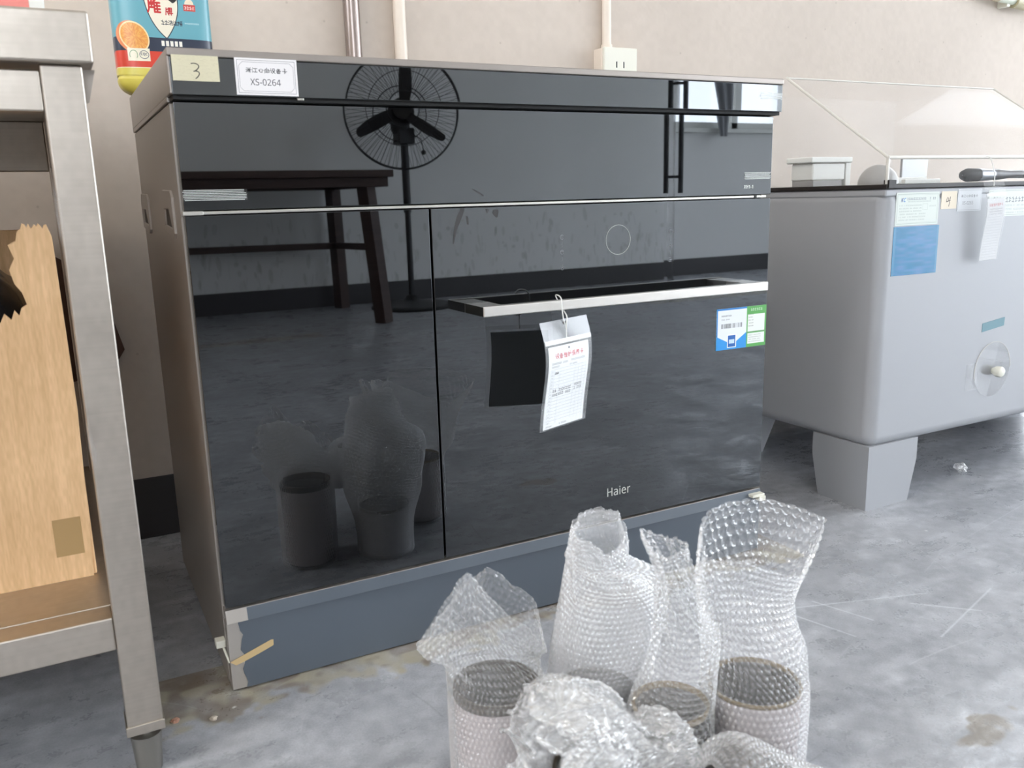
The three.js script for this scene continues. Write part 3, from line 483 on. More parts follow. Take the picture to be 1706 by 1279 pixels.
// ---------- pipes and socket on the back wall ----------
solo('conduit_pipe', [rod([0.424, 0, ZB + 0.017], [0.41, 3.2, ZB + 0.017], 0.0155, 24)], M.darkPipe, 'dark grey metal pipe on the wall, thickest of the three uprights', 'pipe', 'pipes on the wall');
solo('conduit_pipe', [rod([0.519, 0, ZB + 0.013], [0.515, 3.2, ZB + 0.013], 0.0125, 24)], M.pvc, 'cream plastic conduit rising behind the middle of the cooker', 'pipe', 'pipes on the wall');
solo('conduit_pipe', [rod([1.0045, 0.94, ZB + 0.012], [1.007, 3.2, ZB + 0.012], 0.0102, 24), rod([1.0045, 0.933, ZB + 0.012], [1.0046, 0.944, ZB + 0.012], 0.0128, 24)], M.pvc, 'cream plastic conduit running down into the wall socket', 'pipe', 'pipes on the wall');
{
  const s = thing('wall_socket', 'white surface mounted wall socket above the right end of the cooker', 'socket', [1.022, 0.892, ZB]);
  part(s, 'back_box', bx(-0.045, 0.045, -0.045, 0.042, 0, 0.034, 0.003), M.pvc);
  part(s, 'face_plate', bx(-0.044, 0.044, -0.043, 0.043, 0.034, 0.043, 0.003), M.whitePlastic);
  for (const x of [-0.013, 0.006]) part(s, 'slot', bx(x, x + 0.003, 0.0, 0.013, 0.0428, 0.0434, 0.0002), M.blackPlastic);
}
{
  const v = thing('pipe_fitting', 'pale plastic water pipe with ribbed coupling at the top right', 'pipe', [2.35, 1.128, ZB]);
  part(v, 'pipe', [rod([-0.03, 0.012, 0.03], [0.6, -0.03, 0.03], 0.011, 20), rod([-0.11, 0.022, 0.03], [-0.02, 0.012, 0.03], 0.008, 16)], std({ color: 0xcfd6c4, roughness: 0.4 }));
  M.coupling = std({ color: 0xb9b08f, roughness: 0.4 });
  part(v, 'coupling', rod([0.05, 0.006, 0.03], [0.1, 0.003, 0.03], 0.018, 12), M.coupling); part(v, 'coupling', rod([-0.05, 0.015, 0.03], [-0.02, 0.012, 0.03], 0.013, 12), M.coupling);
  part(v, 'clip', bx(0.02, 0.035, -0.01, 0.03, 0, 0.032, 0.002), M.whitePlastic);
}

// ---------- salt spray test tank ----------
{
  const xL = 1.2055, xR = 1.862, xB = 2.35, zF = -0.03, zBk = -0.56, yB = 0.1255, yT = 0.6155;
  const t = thing('test_tank', 'large grey plastic test tank with sloping clear cover on stubby feet', 'test tank');
  part(t, 'tank_body', [bx(xL, xB, yB, yT - 0.001, zBk, zF, 0.022), bx(xL, xB, yT - 0.014, yT, zBk, zF, 0.004)], M.tank);
  part(t, 'seal_rim', bx(xL - 0.003, xB + 0.003, yT, yT + 0.0085, zBk - 0.003, zF + 0.004, 0.002), M.seal, 'black rubber seal');
  const foot = (sx, sz) => { // sx, sz: which corner
    const cx = sx < 0 ? xL + 0.002 : xB - 0.002, cz = sz > 0 ? zF - 0.002 : zBk + 0.002, a = 0.14 * -sx, b = -0.14 * sz;
    const r = []; for (const [y, k] of [[yB + 0.004, 1], [0.085, 1], [0.0, 0.86]]) r.push([[cx, y, cz], [cx + a * k, y, cz], [cx + a * k, y, cz + b * k], [cx, y, cz + b * k]]);
    const pos = [], q = (A, B, C, D) => pos.push(...A, ...B, ...C, ...A, ...C, ...D), flip = sx * sz > 0;
    for (let k = 0; k < 2; k++) for (let i = 0; i < 4; i++) { const j = (i + 1) % 4; flip ? q(r[k][i], r[k][j], r[k + 1][j], r[k + 1][i]) : q(r[k][j], r[k][i], r[k + 1][i], r[k + 1][j]); }
    flip ? q(r[2][0], r[2][1], r[2][2], r[2][3]) : q(r[2][3], r[2][2], r[2][1], r[2][0]); flip ? q(r[0][3], r[0][2], r[0][1], r[0][0]) : q(r[0][0], r[0][1], r[0][2], r[0][3]);
    const g = new THREE.BufferGeometry(); g.setAttribute('position', new THREE.Float32BufferAttribute(pos, 3)); g.computeVertexNormals(); return uvm(g);
  };
  for (const sx of [-1, 1]) for (const sz of [1, -1]) part(t, 'foot', foot(sx, sz), M.tankFoot);
  // clear cover: front strip, sloping face, top, back and two gable ends
  const yk = 0.671, yt = 0.838, zk = zF - 0.0, zt = -0.284, zr = zBk + 0.006, y0 = yT + 0.0085, th = 0.004;
  const cover = part(t, 'clear_cover', [bx(xL, xR, y0, yk, zF - th, zF, 0.0005), bx(xL, xR, yt - th, yt, zr, zt, 0.0005), bx(xL, xR, y0, yt, zr, zr + th, 0.0005), poly([[0, 0], [0, yk - y0], [zF - zt, yt - y0], [zF - zr, yt - y0], [zF - zr, 0]], th).rotateY(Math.PI / 2).translate(xL, y0, zF),
    poly([[0, 0], [0, yk - y0], [zF - zt, yt - y0], [zF - zr, yt - y0], [zF - zr, 0]], th).rotateY(Math.PI / 2).translate(xR - th, y0, zF),
    poly([[0, yk], [zF - zt, yt], [zF - zt, yt - th], [0, yk - th]], xR - xL).rotateY(Math.PI / 2).translate(xL, 0, zF)], M.acrylic, 'clear acrylic cover');
  const e = [rod([xL, yk, zF], [xR, yk, zF], 0.0035, 10), rod([xL + 0.001, y0, zF], [xL + 0.001, yk, zF], 0.003, 10), rod([xL + 0.001, yk, zF], [xL + 0.001, yt, zt], 0.0028, 10), rod([xL, yt, zt], [xR, yt, zt], 0.0018, 10), rod([xR, yk, zF], [xR, yt, zt], 0.002, 10)];
  part(cover, 'glued_edge', e, M.acrylicEdge);
  // seal and fittings on the front
  part(t, 'corner_clip', bx(xL + 0.0, xL + 0.02, yT + 0.001, yT + 0.016, zF - 0.006, zF + 0.006, 0.001), M.seal);
  const ref = (g, w, h, c) => { g.fillStyle = c; g.fillRect(0, 0, w, h); };
  sticker(t, 'certificate', 1.2345, 1.353, 0.5485, 0.6085, zF, canvasTex(760, 390, (g, w, h) => {
    ref(g, w, h, '#d3dad3'); g.strokeStyle = '#9aa79f'; g.lineWidth = 4; g.strokeRect(22, 20, w - 44, h - 40); g.lineWidth = 2; g.strokeRect(32, 30, w - 64, h - 60);
    g.fillStyle = '#24407e'; g.font = 'italic bold 66px sans-serif'; g.fillText('K', 78, 112); g.fillStyle = '#2f7bbd'; g.fillText('C', 120, 112); tinyText(g, 190, 62, 490, 30, '#6d7680'); tinyText(g, 190, 102, 420, 14, '#93a09a');
    for (let i = 0; i < 6; i++) tinyText(g, 60, 146 + i * 34, i < 3 ? 380 : 460, 16, '#98a39c'); g.strokeStyle = '#9aa79f'; g.strokeRect(470, 140, 90, 70); tinyText(g, 590, 160, 110, 16, '#98a39c');
  }), 'pale printed certificate sticker');
  sticker(t, 'blue_label', 1.233, 1.3585, 0.4565, 0.5465, zF, pixelTex(128, 128, (u, v) => { const k = vn(u * 5, v * 22, 5, 22) - 0.5; return u < 0.05 || u > 0.96 ? [70, 136, 175] : [cl(50 + 60 * k), cl(124 + 14 * k), cl(170 + 20 * k)]; }), 'square blue label', 0.0006, { roughness: 0.22 });
  sticker(t, 'number_note', 1.3595, 1.4045, 0.5755, 0.6085, zF, canvasTex(256, 200, (g, w, h) => { ref(g, w, h, '#dfd3bd'); g.strokeStyle = '#3a2a1e'; g.lineWidth = 9; g.lineCap = 'round'; g.beginPath(); g.moveTo(100, 70); g.quadraticCurveTo(84, 100, 84, 120); g.quadraticCurveTo(110, 112, 146, 104); g.moveTo(118, 76); g.lineTo(122, 112); g.moveTo(146, 66); g.lineTo(128, 170); g.stroke(); }), 'paper note with a handwritten 4');
  sticker(t, 'asset_card', 1.407, 1.478, 0.57, 0.6115, zF, canvasTex(480, 290, (g, w, h) => { ref(g, w, h, '#cfd2d5'); g.strokeStyle = '#9a9ca0'; g.lineWidth = 4; g.strokeRect(16, 16, w - 32, h - 32); han(g, '浙江心尚设备卡', 66, 70, 40, '#6d6f74', 1.22, 0.1); g.fillStyle = '#84868c'; g.font = '62px sans-serif'; g.fillText('XS-0265', 96, 206); }), 'white asset card');
  sticker(t, 'printed_notice', 1.5, 1.7, 0.556, 0.6085, zF, canvasTex(900, 240, (g, w, h) => { ref(g, w, h, '#d2d8d2'); g.strokeStyle = '#a2aaa4'; g.lineWidth = 4; g.strokeRect(12, 12, w - 24, h - 24); tinyText(g, 500, 28, 320, 20, '#a5aaa8'); tinyText(g, 60, 66, 800, 48, '#74797c'); tinyText(g, 60, 134, 760, 16, '#98a09e'); tinyText(g, 60, 168, 640, 16, '#98a09e'); tinyText(g, 60, 200, 640, 14, '#98a09e'); }), 'long printed notice');
  part(t, 'teal_strip', poly([[1.5165, 0.325], [1.587, 0.333], [1.588, 0.3505], [1.5165, 0.343]], 0.0006).translate(0, 0, zF), std({ color: 0x5d8792, roughness: 0.4 }));
  part(t, 'drain_disc', (() => { const g = new THREE.CylinderGeometry(0.058, 0.058, 0.0012, 48); g.rotateX(Math.PI / 2); g.translate(1.562, 0.243, zF + 0.0006); return g; })(), M.clearFilm, 'clear round film over the drain');
  part(t, 'drain_disc_edge', (() => { const g = new THREE.TorusGeometry(0.058, 0.0006, 6, 60, Math.PI * 1.1); g.translate(1.562, 0.243, zF + 0.0008); return g; })(), M.acrylicEdge);
  part(t, 'drain_knob', (() => { const g = new THREE.LatheGeometry([[0, 0.022], [0.009, 0.0215], [0.0115, 0.018], [0.0105, 0.008], [0.008, 0.004], [0.006, 0]].map(([a, b]) => new THREE.Vector2(a, b)).reverse(), 24); g.rotateX(Math.PI / 2); g.translate(1.564, 0.24, zF); return g; })(), M.whitePlastic, 'cream plastic knob');
  part(t, 'clear_tab', [bx(1.478, 1.516, 0.206, 0.262, zF, zF + 0.0012, 0.0005), rod([1.492, 0.208, zF + 0.002], [1.493, 0.26, zF + 0.002], 0.0015), rod([1.505, 0.208, zF + 0.002], [1.506, 0.26, zF + 0.002], 0.0015)], M.pouch, 'small clear plastic tab');
  // what stands inside
  const sp = thing('spray_tower', 'white plastic spray tower with collector inside the clear cover', 'spray tower', [1.325, 0.624, -0.3]);
  part(sp, 'tower_body', [bx(-0.05, 0.045, 0.012, 0.048, -0.03, 0.03, 0.004), bx(-0.06, 0.06, 0.048, 0.06, -0.036, 0.036, 0.003), bx(0.047, 0.062, 0, 0.05, -0.03, 0.03, 0.002)], M.whiteFrame);
  part(sp, 'window_slot', bx(-0.048, 0.036, 0.0, 0.0125, -0.028, 0.031, 0.001), std({ color: 0x9d9a98, roughness: 0.5 }));
  const rk = thing('sample_rack', 'pale plastic sample rack lying inside the cover beside the spray tower', 'rack', [1.48, 0.624, -0.2]);
  part(rk, 'rack_bar', [bx(-0.06, 0.05, 0, 0.014, -0.008, 0.008, 0.002)], M.whiteFrame); part(rk, 'rack_bar', [bx(-0.06, 0.05, 0, 0.01, 0.03, 0.04, 0.002)], M.whiteFrame);
  const pl = solo('sample_plate', poly([[-0.043, 0.0], [-0.043, 0.052], [0.04, 0.052], [0.038, 0.014], [0.03, 0.0]], 0.004, 0.001), std({ color: 0x9fa09f, roughness: 0.35, metalness: 0.5 }), 'grey metal sample plate standing inside the tank cover', 'plate'); pl.position.set(1.585, 0.6255, -0.27);
  const fl = solo('funnel_dome', new THREE.SphereGeometry(0.036, 32, 16, 0, Math.PI * 2, 0, Math.PI / 2), std({ color: 0xa9a8a6, roughness: 0.4 }), 'small grey dome inside the front corner of the tank cover', 'dome'); fl.position.set(1.25, 0.6245, -0.085);
  // brush lying along the front inside the cover
  const b = thing('paint_brush', 'black bristled brush with grey ferrule lying inside the front of the clear cover', 'brush', [1.5, 0.6245, -0.058]);
  const lx = (pts) => { const g = new THREE.LatheGeometry(pts.map(([a, c]) => new THREE.Vector2(a, c)), 24); g.rotateZ(-Math.PI / 2); return g; };
  part(b, 'bristles', lx([[0.001, -0.045], [0.009, -0.043], [0.013, -0.03], [0.0125, 0]]).translate(0, 0.0135, 0), M.brush);
  part(b, 'ferrule', lx([[0.0125, 0], [0.0128, 0.002], [0.0112, 0.04], [0.0105, 0.045]]).translate(0, 0.0135, 0), M.ferrule);
  part(b, 'brush_handle', lx([[0.0105, 0.045], [0.0112, 0.06], [0.0075, 0.1], [0.009, 0.18], [0.001, 0.21]]).translate(0, 0.0135, 0), M.brushHandle);
  const t2 = makeTag('maintenance_tag', 'clear pouch tag hanging over the front edge of the grey test tank', 'tag', 0.054, 0.155, canvasTex(320, 600, (g, w, h) => {
    g.fillStyle = '#e6e7e8'; g.fillRect(0, 0, w, h); han(g, '设备维护保养卡', 34, 44, 30, '#c98084', 1.2, 0.1); for (let i = 0; i < 3; i++) tinyText(g, 40, 96 + i * 24, 230, 12, '#b3b3b6'); g.strokeStyle = '#c3c6c8'; g.lineWidth = 2; for (let y = 180; y < h - 20; y += 26) { g.beginPath(); g.moveTo(24, y); g.lineTo(w - 24, y); g.stroke(); }
  }));
  t2.position.set(1.479, 0.628, -0.01); t2.rotation.y = -0.1; t2.rotation.z = 0.05;
  part(t2, 'cord', wire([[0.0, -0.012, 0.003], [0.001, 0.01, 0.002], [0.0, 0.043, -0.01], [-0.001, 0.045, -0.018]], 0.0008, 30), M.cableTie);
}

// ---------- scraps on the floor ----------
function crumple(r, s, sq) { const g = new THREE.IcosahedronGeometry(r, 3), p = g.attributes.position; for (let i = 0; i < p.count; i++) { const x = p.getX(i) / r, y = p.getY(i) / r, z = p.getZ(i) / r, k = 0.8 + 0.55 * n3(x * 1.7 + s, y * 1.7 + s * 2, z * 1.7 + s * 3); p.setXYZ(i, x * r * k, Math.max(0, (y * k * sq + 0.62 * sq) * r), z * r * k); } g.computeVertexNormals(); return g; }
{ const a = solo('plastic_scrap', crumple(0.018, 3.3, 0.7), M.bubbleDense, 'small crumpled scrap of bubble wrap under the grey tank', 'scrap'); a.position.set(1.582, 0, -0.093);
  const b = solo('crumb', crumple(0.006, 8.1, 0.5), std({ color: 0xb08672, roughness: 0.8 }), 'pinkish crumb beside the foot of the steel table', 'crumb'); b.position.set(-0.0735, 0, 0.028);
  const c = solo('wood_chip', crumple(0.0055, 5.6, 0.4), std({ color: 0xc9beae, roughness: 0.8 }), 'pale chip on the floor in front of the cooker corner', 'chip'); c.position.set(-0.031, 0, 0.047); }

// ---------- bubble-wrapped cups ----------
function makeCup(name, label, x, z, r, h, bodyM, rimM, rimH = 0.006) {
  const c = thing(name, label, 'cup', [x, 0.0035, z], 0);
  const lathe = (p) => new THREE.LatheGeometry(p.map(([a, b]) => new THREE.Vector2(a, b)), 64);
  part(c, 'cup_body', lathe([[0.0005, 0], [r * 0.9, 0], [r * 0.93, 0.003], [r * 0.97, h * 0.5], [r, h - rimH]]), bodyM);
  part(c, 'rim_band', lathe([[r, h - rimH], [r + 0.0008, h - rimH * 0.6], [r + 0.0006, h - 0.0008], [r - 0.0012, h], [r - 0.003, h - 0.001], [r - 0.0034, h - rimH]]), rimM);
  part(c, 'inner_wall', lathe([[r - 0.0034, h - rimH], [r * 0.88, h * 0.3], [r * 0.86, 0.008], [0.0005, 0.006]]), M.cupInside);
  return c;
}
// a bag lofted through closed rings of eight points; the film is dimpled with round air cells
function catClosed(P, t) { const n = P.length, f = t * n, i = Math.floor(f), u = f - i, g = (k) => P[((i + k) % n + n) % n]; const [a, b, c, d] = [g(-1), g(0), g(1), g(2)]; return b.map((_, k) => 0.5 * (2 * b[k] + (c[k] - a[k]) * u + (2 * a[k] - 5 * b[k] + 4 * c[k] - d[k]) * u * u + (3 * b[k] - a[k] - 3 * c[k] + d[k]) * u * u * u)); }
function catOpen(P, t) { const n = P.length - 1, f = Math.min(t * n, n - 1e-6), i = Math.floor(f), u = f - i, g = (k) => P[Math.max(0, Math.min(n, i + k))]; const [a, b, c, d] = [g(-1), g(0), g(1), g(2)]; return b.map((_, k) => 0.5 * (2 * b[k] + (c[k] - a[k]) * u + (2 * a[k] - 5 * b[k] + 4 * c[k] - d[k]) * u * u + (3 * b[k] - a[k] - 3 * c[k] + d[k]) * u * u * u)); }
const circ = (x, z, r, y) => [0, 1, 2, 3, 4, 5, 6, 7].map((i) => [x + r * Math.cos((i * Math.PI) / 4), y, z + r * Math.sin((i * Math.PI) / 4)]);
function bubbleBag(rings, o) {
  const { s, pitch = 0.0098, fold = 0.006, foldFrom = 1, ff = 1, jag = 0.003, step = 0.00095, cap = true } = o;
  // lengths
  const ringLen = (R) => { let l = 0; for (let i = 0; i < 64; i++) { const a = catClosed(R, i / 64), b = catClosed(R, (i + 1) / 64); l += Math.hypot(a[0] - b[0], a[1] - b[1], a[2] - b[2]); } return l; };
  const C = Math.max(...rings.map(ringLen)) * 0.94, mids = rings.map((R) => R.reduce((a, p) => a + p[1], 0) / 8);
  let Ht = 0; const cum = [0]; for (let k = 1; k < rings.length; k++) { let m = 0; for (let i = 0; i < 8; i++) m += Math.hypot(...rings[k][i].map((v, j) => v - rings[k - 1][i][j])); Ht += m / 8; cum.push(Ht); }
  const byLength = (v) => { const w = v * Ht; let k = 0; while (k < cum.length - 2 && cum[k + 1] < w) k++; return (k + (w - cum[k]) / (cum[k + 1] - cum[k])) / (cum.length - 1); };
  const nu = Math.round(C / step), nv = Math.round(Ht / step), pos = new Float32Array((nu + 1) * (nv + 1) * 3), base = [];
  const cols = Math.max(8, Math.round(C / pitch)), dx = C / cols, dy = pitch * 0.866;
  for (let i = 0; i <= nu; i++) {
    const col = rings.map((R, k) => { const t = (i % nu) / nu, c = catClosed(R, t); if (k < rings.length - 1) return c; const f = t * 8, q = Math.floor(f), a = R[q % 8], b = R[(q + 1) % 8]; return c.map((x, m) => lerp(x, lerp(a[m], b[m], f - q), o.sharp ?? 0.6)); });
    for (let j = 0; j <= nv; j++) {
      const v = byLength(j / nv), p = catOpen(col, v), k = Math.max(0, v * (rings.length - 1) - foldFrom), amp = fold * Math.min(1, k);
      const a = (i / nu) * Math.PI * 2, ca = Math.cos(a), sa = Math.sin(a);
      const f1 = n3(ca * 2.1 * ff + s, sa * 2.1 * ff + s * 1.7, v * 1.3 * ff * ff + s), f2 = n3(ca * 5 * ff + s, sa * 5 * ff - s, v * 2.2 * ff * ff), f3 = Math.abs(n3(ca * 3.2 * ff + v * 2.5 * ff * ff + s, sa * 3.2 * ff - v * 1.5, s)) - 0.25;
      const d = amp * (f1 * 1.1 + f2 * 0.6 + f3 * 0.9), e = amp * 0.8 * n3(ca * 3 + 9, sa * 3 + s, v * 3 + 5);
      pos[(i * (nv + 1) + j) * 3] = p[0] + d * ca - e * sa; pos[(i * (nv + 1) + j) * 3 + 1] = p[1] + (v > 0.97 ? jag * n3(ca * 9 + s, sa * 9, 1) : 0) + amp * 0.3 * f2; pos[(i * (nv + 1) + j) * 3 + 2] = p[2] + d * sa + e * ca;
    }
  }
  const idx = []; for (let i = 0; i < nu; i++) for (let j = 0; j < nv; j++) { const a = i * (nv + 1) + j, b = a + nv + 1; idx.push(a, a + 1, b, b, a + 1, b + 1); }
  const g = new THREE.BufferGeometry(); g.setAttribute('position', new THREE.BufferAttribute(pos, 3)); g.setIndex(idx); g.computeVertexNormals();
  const nr = g.attributes.normal; for (let j = 0; j <= nv; j++) { const a = j, b = nu * (nv + 1) + j, x = nr.getX(a) + nr.getX(b), y = nr.getY(a) + nr.getY(b), z = nr.getZ(a) + nr.getZ(b), l = Math.hypot(x, y, z) || 1; nr.setXYZ(a, x / l, y / l, z / l); nr.setXYZ(b, x / l, y / l, z / l); }
  const out = o.inward ? -1 : 1;
  for (let i = 0; i <= nu; i++) for (let j = 0; j <= nv; j++) {
    const u = ((i % nu) / nu) * C, w = (j / nv) * Ht; let best = 1;
    const r0 = Math.round(w / dy);
    for (let r = r0 - 1; r <= r0 + 1; r++) { const off = r & 1 ? 0.5 : 0, c0 = Math.round(u / dx - off); const ex = (u - (c0 + off) * dx), ey = w - r * dy; best = Math.min(best, Math.hypot(ex, ey)); }
    const R = pitch * 0.43, q = best / R; if (q < 1) { const hgt = o.bh ?? pitch * 0.34, d = hgt * Math.pow(1 - q * q * q * q, 0.6) * out, k = i * (nv + 1) + j; pos[k * 3] += nr.getX(k) * d; pos[k * 3 + 1] += nr.getY(k) * d; pos[k * 3 + 2] += nr.getZ(k) * d; }
  }
  g.computeVertexNormals();
  { const n2 = g.attributes.normal; for (let j = 0; j <= nv; j++) { const a = j, b = nu * (nv + 1) + j, x = n2.getX(a) + n2.getX(b), y = n2.getY(a) + n2.getY(b), z = n2.getZ(a) + n2.getZ(b), l = Math.hypot(x, y, z) || 1; n2.setXYZ(a, x / l, y / l, z / l); n2.setXYZ(b, x / l, y / l, z / l); } }
  return g;
}
const bag = (name, label, rings, mat, o) => {
  const m = solo(name, bubbleBag(rings, o), mat, label, 'bubble wrap');
  if (o.inner) part(m, 'inner_layer', bubbleBag(rings.map((R) => { const c = [0, 1, 2].map((k) => R.reduce((a, p) => a + p[k], 0) / 8); return R.map((p) => p.map((q, k) => lerp(c[k], q, k === 1 ? 0.96 : o.inner))); }), { ...o, s: o.s + 4.4 }), mat);
  return m;
};
// left cup: bag fans out above the rim
makeCup('cup', 'lilac white cup with dark brown rim, leftmost of the wrapped cups', 0.201, 0.37, 0.043, 0.146, M.cupLilac, M.cupRim, 0.011);
bag('bubble_wrap_bag', 'bubble wrap bag fanned open over the leftmost cup', [circ(0.201, 0.37, 0.046, 0.001), circ(0.201, 0.37, 0.0475, 0.075), circ(0.201, 0.37, 0.0475, 0.14),
  [[0.246, 0.160, 0.370], [0.229, 0.166, 0.400], [0.195, 0.168, 0.412], [0.165, 0.176, 0.402], [0.154, 0.178, 0.370], [0.168, 0.170, 0.337], [0.208, 0.162, 0.325], [0.240, 0.156, 0.340]],
  [[0.250, 0.165, 0.370], [0.206, 0.200, 0.394], [0.172, 0.228, 0.398], [0.148, 0.222, 0.392], [0.132, 0.198, 0.370], [0.180, 0.215, 0.342], [0.208, 0.215, 0.335], [0.250, 0.190, 0.345]],
  [[0.256, 0.167, 0.370], [0.203, 0.231, 0.390], [0.163, 0.282, 0.390], [0.135, 0.255, 0.390], [0.119, 0.213, 0.370], [0.184, 0.253, 0.350], [0.206, 0.260, 0.345], [0.250, 0.219, 0.350]]], M.bubble, { s: 3.1, pitch: 0.0074, foldFrom: 2, fold: 0.006 });
// middle cup: tall bag twisted into a tube
makeCup('cup', 'lilac white cup hidden under the tall milky bag in the middle', 0.333, 0.346, 0.044, 0.085, M.cupLilac, M.cupRim);
bag('bubble_wrap_bag', 'tall milky bubble wrap bag with rolled top, nearest the cooker', [circ(0.333, 0.346, 0.05, 0.001), circ(0.333, 0.346, 0.052, 0.06),
  [[0.402, 0.124, 0.360], [0.360, 0.125, 0.400], [0.310, 0.130, 0.405], [0.275, 0.135, 0.390], [0.266, 0.142, 0.360], [0.295, 0.135, 0.320], [0.350, 0.126, 0.305], [0.395, 0.120, 0.320]],
  [[0.414, 0.203, 0.360], [0.363, 0.215, 0.390], [0.312, 0.228, 0.400], [0.286, 0.240, 0.385], [0.287, 0.250, 0.360], [0.320, 0.235, 0.330], [0.365, 0.214, 0.320], [0.402, 0.204, 0.335]],
  [[0.368, 0.236, 0.360], [0.338, 0.238, 0.380], [0.308, 0.250, 0.386], [0.290, 0.258, 0.378], [0.290, 0.264, 0.358], [0.315, 0.262, 0.342], [0.345, 0.256, 0.338], [0.366, 0.246, 0.345]],
  [[0.363, 0.260, 0.360], [0.330, 0.257, 0.378], [0.306, 0.277, 0.382], [0.292, 0.282, 0.378], [0.297, 0.287, 0.360], [0.317, 0.296, 0.345], [0.344, 0.294, 0.340], [0.364, 0.289, 0.345]]], M.bubbleDense, { s: 11.7, inner: 0.9, pitch: 0.0062, bh: 0.0015, foldFrom: 1.2, fold: 0.006 });
// third cup: dark brown
makeCup('cup', 'dark brown cup with tan rim between the tall bag and the right cup', 0.354, 0.45, 0.038, 0.12, M.cupBrown, M.cupRimTan, 0.006);
bag('bubble_wrap_bag', 'bubble wrap bag with small folded tip over the dark brown cup', [circ(0.354, 0.45, 0.041, 0.001), circ(0.354, 0.45, 0.042, 0.11),
  [[0.430, 0.158, 0.430], [0.400, 0.160, 0.462], [0.366, 0.164, 0.472], [0.345, 0.170, 0.460], [0.345, 0.174, 0.430], [0.370, 0.166, 0.404], [0.405, 0.160, 0.400], [0.430, 0.155, 0.408]],
  [[0.394, 0.236, 0.430], [0.370, 0.240, 0.448], [0.350, 0.246, 0.452], [0.346, 0.250, 0.447], [0.35, 0.252, 0.430], [0.364, 0.249, 0.417], [0.382, 0.244, 0.413], [0.396, 0.238, 0.417]],
  [[0.381, 0.278, 0.430], [0.361, 0.274, 0.440], [0.344, 0.277, 0.446], [0.331, 0.291, 0.440], [0.327, 0.304, 0.430], [0.349, 0.294, 0.420], [0.370, 0.283, 0.417], [0.380, 0.278, 0.420]]], M.bubble, { s: 23.9, pitch: 0.0076, foldFrom: 1, fold: 0.007 });
// right cup with the big flap behind
makeCup('cup', 'lilac white cup with pale gold rim, rightmost of the wrapped cups', 0.447, 0.468, 0.047, 0.124, M.cupLilac, M.cupRimTan, 0.0045);
bag('bubble_wrap_bag', 'bubble wrap bag with broad upright flap over the rightmost cup', [circ(0.447, 0.468, 0.0505, 0.001), circ(0.447, 0.468, 0.052, 0.07), circ(0.447, 0.468, 0.052, 0.125),
  [[0.504, 0.168, 0.460], [0.474, 0.176, 0.505], [0.425, 0.182, 0.518], [0.388, 0.188, 0.505], [0.384, 0.190, 0.462], [0.420, 0.178, 0.425], [0.470, 0.166, 0.412], [0.505, 0.162, 0.425]],
  [[0.505, 0.205, 0.460], [0.458, 0.222, 0.485], [0.410, 0.240, 0.490], [0.374, 0.250, 0.484], [0.376, 0.240, 0.460], [0.410, 0.250, 0.440], [0.482, 0.240, 0.430], [0.530, 0.220, 0.440]],
  [[0.520, 0.224, 0.460], [0.460, 0.252, 0.485], [0.404, 0.278, 0.490], [0.368, 0.286, 0.485], [0.375, 0.270, 0.460], [0.409, 0.310, 0.440], [0.490, 0.303, 0.430], [0.566, 0.271, 0.440]]], M.bubble, { s: 37.3, pitch: 0.0088, foldFrom: 2, fold: 0.006 });
// front cup under a crumpled heap
makeCup('cup', 'lilac white cup with brown rim under the crumpled heap in front', 0.24, 0.5, 0.044, 0.12, M.cupLilac, M.cupRim);
const circX = (x, y, z, ry, rz, lean = 0) => [0, 1, 2, 3, 4, 5, 6, 7].map((i) => { const a = (i * Math.PI) / 4; return [x + lean * ry * Math.sin(a), y + ry * Math.sin(a), z + rz * Math.cos(a)]; });
bag('bubble_wrap_bag', 'crumpled heap of milky bubble wrap flopped over in front', [circX(0.338, 0.112, 0.5, 0.006, 0.008), circX(0.325, 0.112, 0.5, 0.03, 0.03), circX(0.3, 0.117, 0.5, 0.035, 0.036), circX(0.272, 0.118, 0.5, 0.034, 0.034, 0.2), circX(0.228, 0.136, 0.5, 0.058, 0.052, 0.3), circX(0.194, 0.16, 0.505, 0.06, 0.055, 0.25), circX(0.168, 0.178, 0.51, 0.042, 0.045, 0.1)], M.bubbleDense, { s: 51.9, inner: 0.82, pitch: 0.0064, foldFrom: 0.3, ff: 1.5, fold: 0.02, jag: 0.01 });
{ // tilted wrapped cup at the front right
  const a = new THREE.Vector3(0.318, 0.118, 0.565), b = new THREE.Vector3(0.425, 0.052, 0.60), d = b.clone().sub(a), L = d.length(), q = new THREE.Quaternion().setFromUnitVectors(new THREE.Vector3(0, 1, 0), d.clone().normalize());
  const c = makeCup('cup', 'dark cup lying wrapped at the bottom right of the bundle', 0, 0, 0.038, L * 0.95, M.cupBrown, M.cupRimTan); c.position.copy(a).addScaledVector(d, 0.03); c.quaternion.copy(q);
  const m = bag('bubble_wrap_bag', 'bubble wrap around the dark cup lying front right', [circ(0, 0, 0.012, -0.012), circ(0, 0, 0.043, 0.0), circ(0, 0, 0.0435, L * 0.5), circ(0, 0, 0.043, L), circ(0, 0, 0.02, L + 0.015)], M.bubble, { s: 77.1, pitch: 0.0078, foldFrom: 1, fold: 0.002 }); m.position.copy(a); m.quaternion.copy(q);
}

